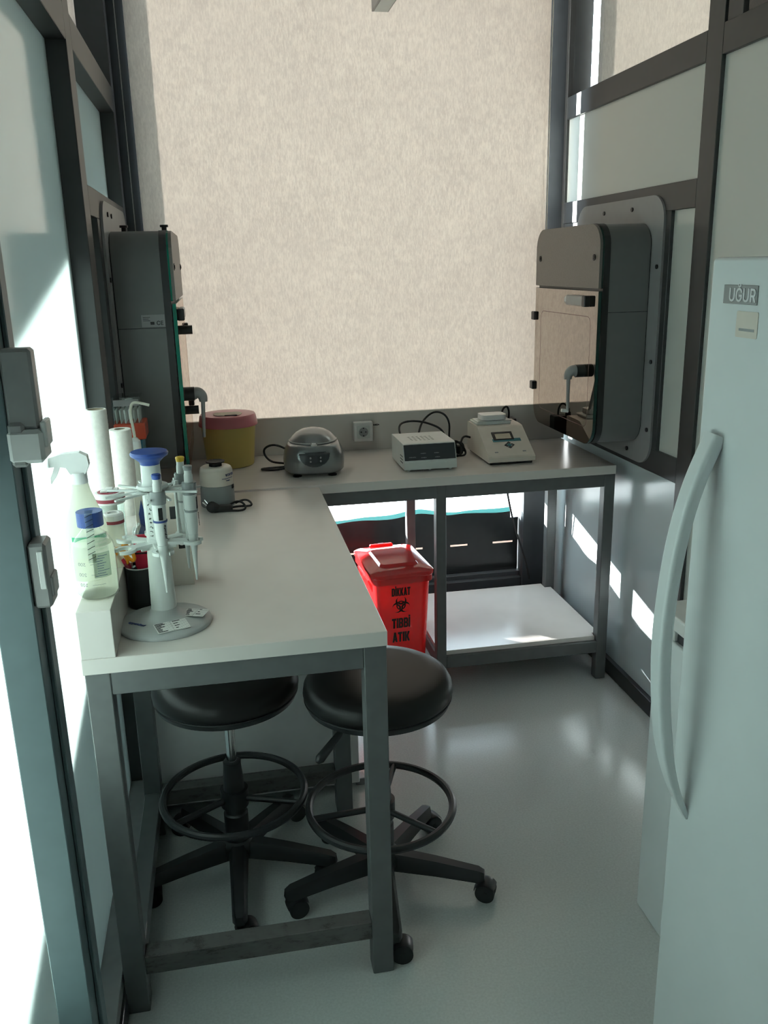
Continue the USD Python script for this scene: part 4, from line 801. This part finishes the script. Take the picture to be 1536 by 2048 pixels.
part(tl, 'dial', ex_xz(Point(0.040, 0.113).buffer(0.0088), -0.0366, -0.0361), 'paper'); part(tl, 'print', text('30', 0.0055, frame_at((0.0355, -0.0366, 0.1102), (1, 0, 0), (0, 0, 1)), depth=0.0003), 'ink', smooth=False)
part(cx, 'printed_label', bx(0.018, 0.041, -0.0362, -0.0350, 0.172, 0.203, 0), 'dark_panel', smooth=False)
pc = thing('pen_cup', 'black mesh pen cup half hidden behind the stand post', 'cup', (-0.219, 1.955, TOP))
part(pc, 'cup', lathe([(0, 0), (0.031, 0), (0.033, 0.003), (0.033, 0.098), (0.0315, 0.098), (0.0315, 0.004), (0, 0.004)], 40), 'black', smooth=50); part(pc, 'rim', tube([(0.0325 * math.cos(a), 0.0325 * math.sin(a), 0.098) for a in np.linspace(0, 2 * np.pi, 40, endpoint=False)], 0.0016, 6, closed=True), 'satin_grey')
sc_ = thing('scissors', 'orange-handled scissors leaning in the pen cup', 'scissors', (-0.221, 1.950, TOP))
lo = np.array([0.016, 0.008, 0.03]); hi = np.array([-0.034, -0.014, 0.150]); ax_ = (hi - lo) / np.linalg.norm(hi - lo); sd = np.cross(ax_, [0, 1, 0]); sd /= np.linalg.norm(sd)
part(sc_, 'blades', tube(np.linspace(lo, lo + ax_ * 0.075, 6), np.linspace(0.003, 0.006, 6), 8), 'dark_panel')
for q in (-1, 1):
    c_ = lo + ax_ * 0.112 + sd * 0.0085 * q; loop = [c_ + ax_ * 0.022 * math.cos(a) + sd * 0.0075 * math.sin(a) for a in np.linspace(0, 2 * np.pi, 30, endpoint=False)]
    part(sc_, 'handle', tube(loop, 0.0042, 8, closed=True), 'orange')
def pen(p0, p1, r_, m_, label, tipm=None):
    t = thing('marker', label, 'pen', tuple(np.array([-0.219, 1.955, TOP])))
    part(t, 'barrel', cyl(p0, p1, r_, n=14), m_); e = np.array(p1) + (np.array(p1) - np.array(p0)) * 0.10
    part(t, 'end_cap', cyl(p1, e, r_ * 1.08, r_ * 0.8, 14), tipm or m_)
pen((0.008, 0.012, 0.012), (-0.032, -0.014, 0.112), 0.0045, 'maroon', 'dark red marker leaning lowest in the pen cup', 'crimson')
pen((0.0, 0.018, 0.010), (-0.030, 0.004, 0.112), 0.0042, 'crimson', 'red marker leaning behind the dark red one in the pen cup')
rn = thing('notebook', 'crimson notebook standing upright in the pen cup', 'notebook', (-0.209, 1.966, TOP))
part(rn, 'cover', bx(-0.021, 0.026, -0.003, 0.003, 0.030, 0.168, 0.001), 'crimson'); part(rn, 'elastic_band', bx(-0.0215, 0.0265, -0.0037, 0.0037, 0.122, 0.126, 0.0005), 'black')

# ================================================================== MEDICAL WASTE BIN
mb = thing('waste_bin', 'red medical waste bin with hinged lid and black lettering under the window bench', 'bin', (0.618, 3.245, 0), math.radians(4))
UsdGeom.Xformable(mb).AddScaleOp().Set(Gf.Vec3f(1, 1, 1.028))
rings_ = [affinity.scale(rrect(-0.115, -0.165, 0.115, 0.165, 0.03), k, k) for k in (0.80, 0.80, 0.94)]
def prism(polys_z):
    """Hull of stacked rounded rectangles."""
    return hull([(x, y, z) for p_, z in polys_z for x, y in list(p_.exterior.coords)[:-1]])
part(mb, 'body', prism([(affinity.scale(rrect(-0.112, -0.162, 0.112, 0.162, 0.028), 0.82, 0.84), 0.0), (rrect(-0.112, -0.162, 0.112, 0.162, 0.028), 0.455)]), 'red', smooth=30)
part(mb, 'rim', ex_xy(rrect(-0.122, -0.172, 0.122, 0.172, 0.032), 0.447, 0.470), 'red')
ld = part(mb, 'lid', prism([(rrect(-0.124, -0.174, 0.124, 0.176, 0.036), 0.470), (rrect(-0.127, -0.178, 0.127, 0.180, 0.038), 0.475), (rrect(-0.127, -0.178, 0.127, 0.180, 0.038), 0.487), (rrect(-0.120, -0.170, 0.120, 0.172, 0.036), 0.4915), (rrect(-0.085, -0.122, 0.085, 0.112, 0.03), 0.4975)]), 'red', smooth=28)
part(ld, 'lid_ridge', prism([(rrect(-0.080, -0.116, 0.080, 0.100, 0.022), 0.4965), (rrect(-0.072, -0.104, 0.072, 0.088, 0.018), 0.507)]), 'red', smooth=25)
part(ld, 'hinge_lug', bx(-0.050, 0.050, 0.174, 0.194, 0.480, 0.498, 0.004), 'red'); part(ld, 'lug_slot', bx(-0.012, 0.012, 0.180, 0.192, 0.4955, 0.4985, 0), 'maroon')
part(mb, 'side_grip', cat(hull([(-0.112, -0.10, 0.40), (-0.112, 0.10, 0.40), (-0.126, -0.09, 0.445), (-0.126, 0.09, 0.445), (-0.112, -0.10, 0.447), (-0.112, 0.10, 0.447)])), 'red')
tilt_up = np.array([0, -0.162 * 0.16 / 0.455 * -1, 1.0]); tilt_up = np.array([0, -(0.162 - 0.162 * 0.84) / 0.455, 1.0])
def onfront(x, z): return frame_at((x, -0.162 + (0.455 - z) * (0.162 * 0.16) / 0.455 - 0.0003, z), (1, 0, 0), tilt_up)
W_ = 0.20
def strokes(*ls): return union_all([LineString(l).buffer(W_ / 2, cap_style=2, join_style=2) for l in ls])
def clip(g, w=0.62): return g.intersection(sbox(0, 0, w, 1))
dd = sbox(0, 0, 0.3, 1).union(Polygon([(0.28, 0), (0.42, 0), (0.60, 0.16), (0.60, 0.84), (0.42, 1), (0.28, 1)])).difference(sbox(0.2, 0.15, 0.40, 0.85))
bb_ = sbox(0, 0, 0.3, 1).union(Polygon([(0.28, 0), (0.46, 0), (0.60, 0.12), (0.60, 0.40), (0.52, 0.51), (0.58, 0.60), (0.58, 0.88), (0.45, 1), (0.28, 1)])).difference(sbox(0.2, 0.14, 0.40, 0.43)).difference(sbox(0.2, 0.58, 0.39, 0.86))
GLYPH = {'D': (dd, 0.60), 'B': (bb_, 0.60), 'I': (sbox(0, 0, 0.2, 1), 0.20), 'İ': (sbox(0, 0, 0.2, 1).union(sbox(0, 1.08, 0.2, 1.24)), 0.20),
         'K': (sbox(0, 0, 0.2, 1).union(Polygon([(0.18, 0.36), (0.40, 1.0), (0.62, 1.0), (0.40, 0.52), (0.64, 0), (0.42, 0), (0.27, 0.36)])), 0.63),
         'A': (Polygon([(0, 0), (0.22, 1), (0.44, 1), (0.66, 0), (0.45, 0), (0.42, 0.18), (0.24, 0.18), (0.21, 0)]).difference(Polygon([(0.27, 0.33), (0.39, 0.33), (0.33, 0.70)])), 0.66),
         'T': (sbox(0, 0.82, 0.58, 1).union(sbox(0.19, 0, 0.39, 1)), 0.58)}
def heavy(t_, h_, x, z, sx):
    at_, out_ = 0.0, []
    for c_ in t_:
        g_, w_ = GLYPH[c_]; out_.append(affinity.translate(g_, at_, 0)); at_ += w_ + 0.11
    g_ = affinity.scale(union_all(out_), h_ * sx, h_, origin=(0, 0)); g_ = affinity.translate(g_, -(at_ - 0.11) * h_ * sx / 2, 0)
    g_ = g_.buffer(0.0007, join_style=2); m_ = extr(g_, 0.0009); m_.apply_transform(onfront(x, z)); return m_
for t_, h_, x, z, sx in (('DİKKAT', 0.032, -0.010, 0.396, 0.60), ('TIBBİ', 0.040, -0.010, 0.262, 0.70), ('ATIK', 0.040, -0.010, 0.203, 0.72)):
    part(mb, 'lettering', heavy(t_, h_, x, z, sx), 'ink', smooth=False)
# trefoil
tri = []
for k in range(3):
    a = math.radians(90 + 120 * k); c_, s_ = math.cos(a), math.sin(a)
    tri.append(Point(11 * c_, 11 * s_).buffer(15, quad_segs=24).difference(Point(15.5 * c_, 15.5 * s_).buffer(11.2, quad_segs=24)))
tre = union_all(tri).difference(Point(0, 0).buffer(2.6))
for k in range(3):
    a = math.radians(90 + 120 * k); tre = tre.difference(LineString([(20 * math.cos(a), 20 * math.sin(a)), (40 * math.cos(a), 40 * math.sin(a))]).buffer(4.2)).difference(LineString([(0, 0), (-10 * math.cos(a), -10 * math.sin(a))]).buffer(0.55))
ringp = Point(0, 0).buffer(13.2, quad_segs=24).difference(Point(0, 0).buffer(10.2, quad_segs=24)); gap = union_all([Point(15.5 * math.cos(math.radians(90 + 120 * k)), 15.5 * math.sin(math.radians(90 + 120 * k))).buffer(10.0) for k in range(3)])
tre = tre.union(ringp.intersection(gap))
bm = extr(affinity.scale(tre, 0.00145, 0.00145, origin=(0, 0)), 0.0008); bm.apply_transform(onfront(-0.010, 0.356)); part(mb, 'biohazard_sign', bm, 'ink', smooth=False)

# ================================================================== FRIDGES
fg = thing('refrigerator', 'tall white refrigerator with long bow handle at the right edge', 'refrigerator', (0.80, 1.03, 0))
part(fg, 'body', bx(0.062, 0.66, -0.31, 0.318, 0.02, 1.640, 0.004), 'white_gloss'); dr = part(fg, 'door', rbx(0.0, 0.058, -0.315, 0.320, 0.035, 1.648, 0.008), 'white_gloss')
part(fg, 'foot', bx(0.08, 0.64, -0.30, 0.30, 0.0, 0.022, 0.002), 'black')
hy = 0.255
bow = spline([(-0.002, hy + 0.008, 1.364), (-0.030, hy + 0.006, 1.300), (-0.058, hy + 0.003, 1.200), (-0.074, hy, 1.080), (-0.077, hy, 1.000), (-0.072, hy, 0.900), (-0.052, hy + 0.002, 0.770), (-0.022, hy + 0.004, 0.680), (0.002, hy + 0.006, 0.632)], 60)
sec = rrect(-0.012, -0.020, 0.012, 0.020, 0.008)
def sweep(path, poly, taper):
    c = np.array(poly.exterior.coords)[:-1]; n = len(c); k = len(path); tan = np.gradient(path, axis=0); tan /= np.linalg.norm(tan, axis=1, keepdims=True); v = []
    for i in range(k):
        yv = np.array([0, 1.0, 0]); xv = np.cross(yv, tan[i]); xv /= np.linalg.norm(xv)
        v.append(path[i] + np.outer(c[:, 0] * taper[i], xv) + np.outer(c[:, 1] * taper[i], yv))
    return loft(v)
hb = sweep(bow, sec, np.r_[np.ones(44), np.linspace(1, 0.45, 16)])
if hb.volume < 0: hb.invert()
part(dr, 'handle', hb, 'white_gloss', smooth=50)
bp_ = part(dr, 'badge', bx(-0.0015, 0.0, 0.184, 0.276, 1.577, 1.606, 0.0006), 'plate_grey')
part(bp_, 'lettering', text('UĞUR', 0.0195, frame_at((-0.0015, 0.260, 1.5815), (0, -1, 0), (0, 0, 1)), True, 0.0012, 0.95), 'bright_letters', smooth=False)
stk = part(dr, 'sticker', ex_yz(rrect(0.178, 1.527, 0.235, 1.567, 0.003), -0.0008, 0.0), 'cream_plastic', label='pale sticker'); part(stk, 'print', bx(-0.0012, -0.0008, 0.186, 0.226, 1.537, 1.541, 0), 'grey_print')

uf = thing('refrigerator', 'low white undercounter refrigerator behind the tall one', 'refrigerator', (0.98, 1.58, 0))
part(uf, 'body', bx(0.05, 0.47, -0.19, 0.195, 0.02, 0.845, 0.003), 'white_gloss'); part(uf, 'door', rbx(0.0, 0.046, -0.19, 0.197, 0.0, 0.790, 0.006), 'white_gloss'); part(uf, 'worktop', rbx(-0.004, 0.475, -0.195, 0.20, 0.822, 0.858, 0.006), 'white_plastic')
part(uf, 'grip_recess', bx(0.012, 0.048, -0.185, 0.115, 0.790, 0.823, 0.001), 'dark_panel'); part(uf, 'control_strip', bx(0.004, 0.03, 0.115, 0.196, 0.792, 0.822, 0.002), 'white_plastic')
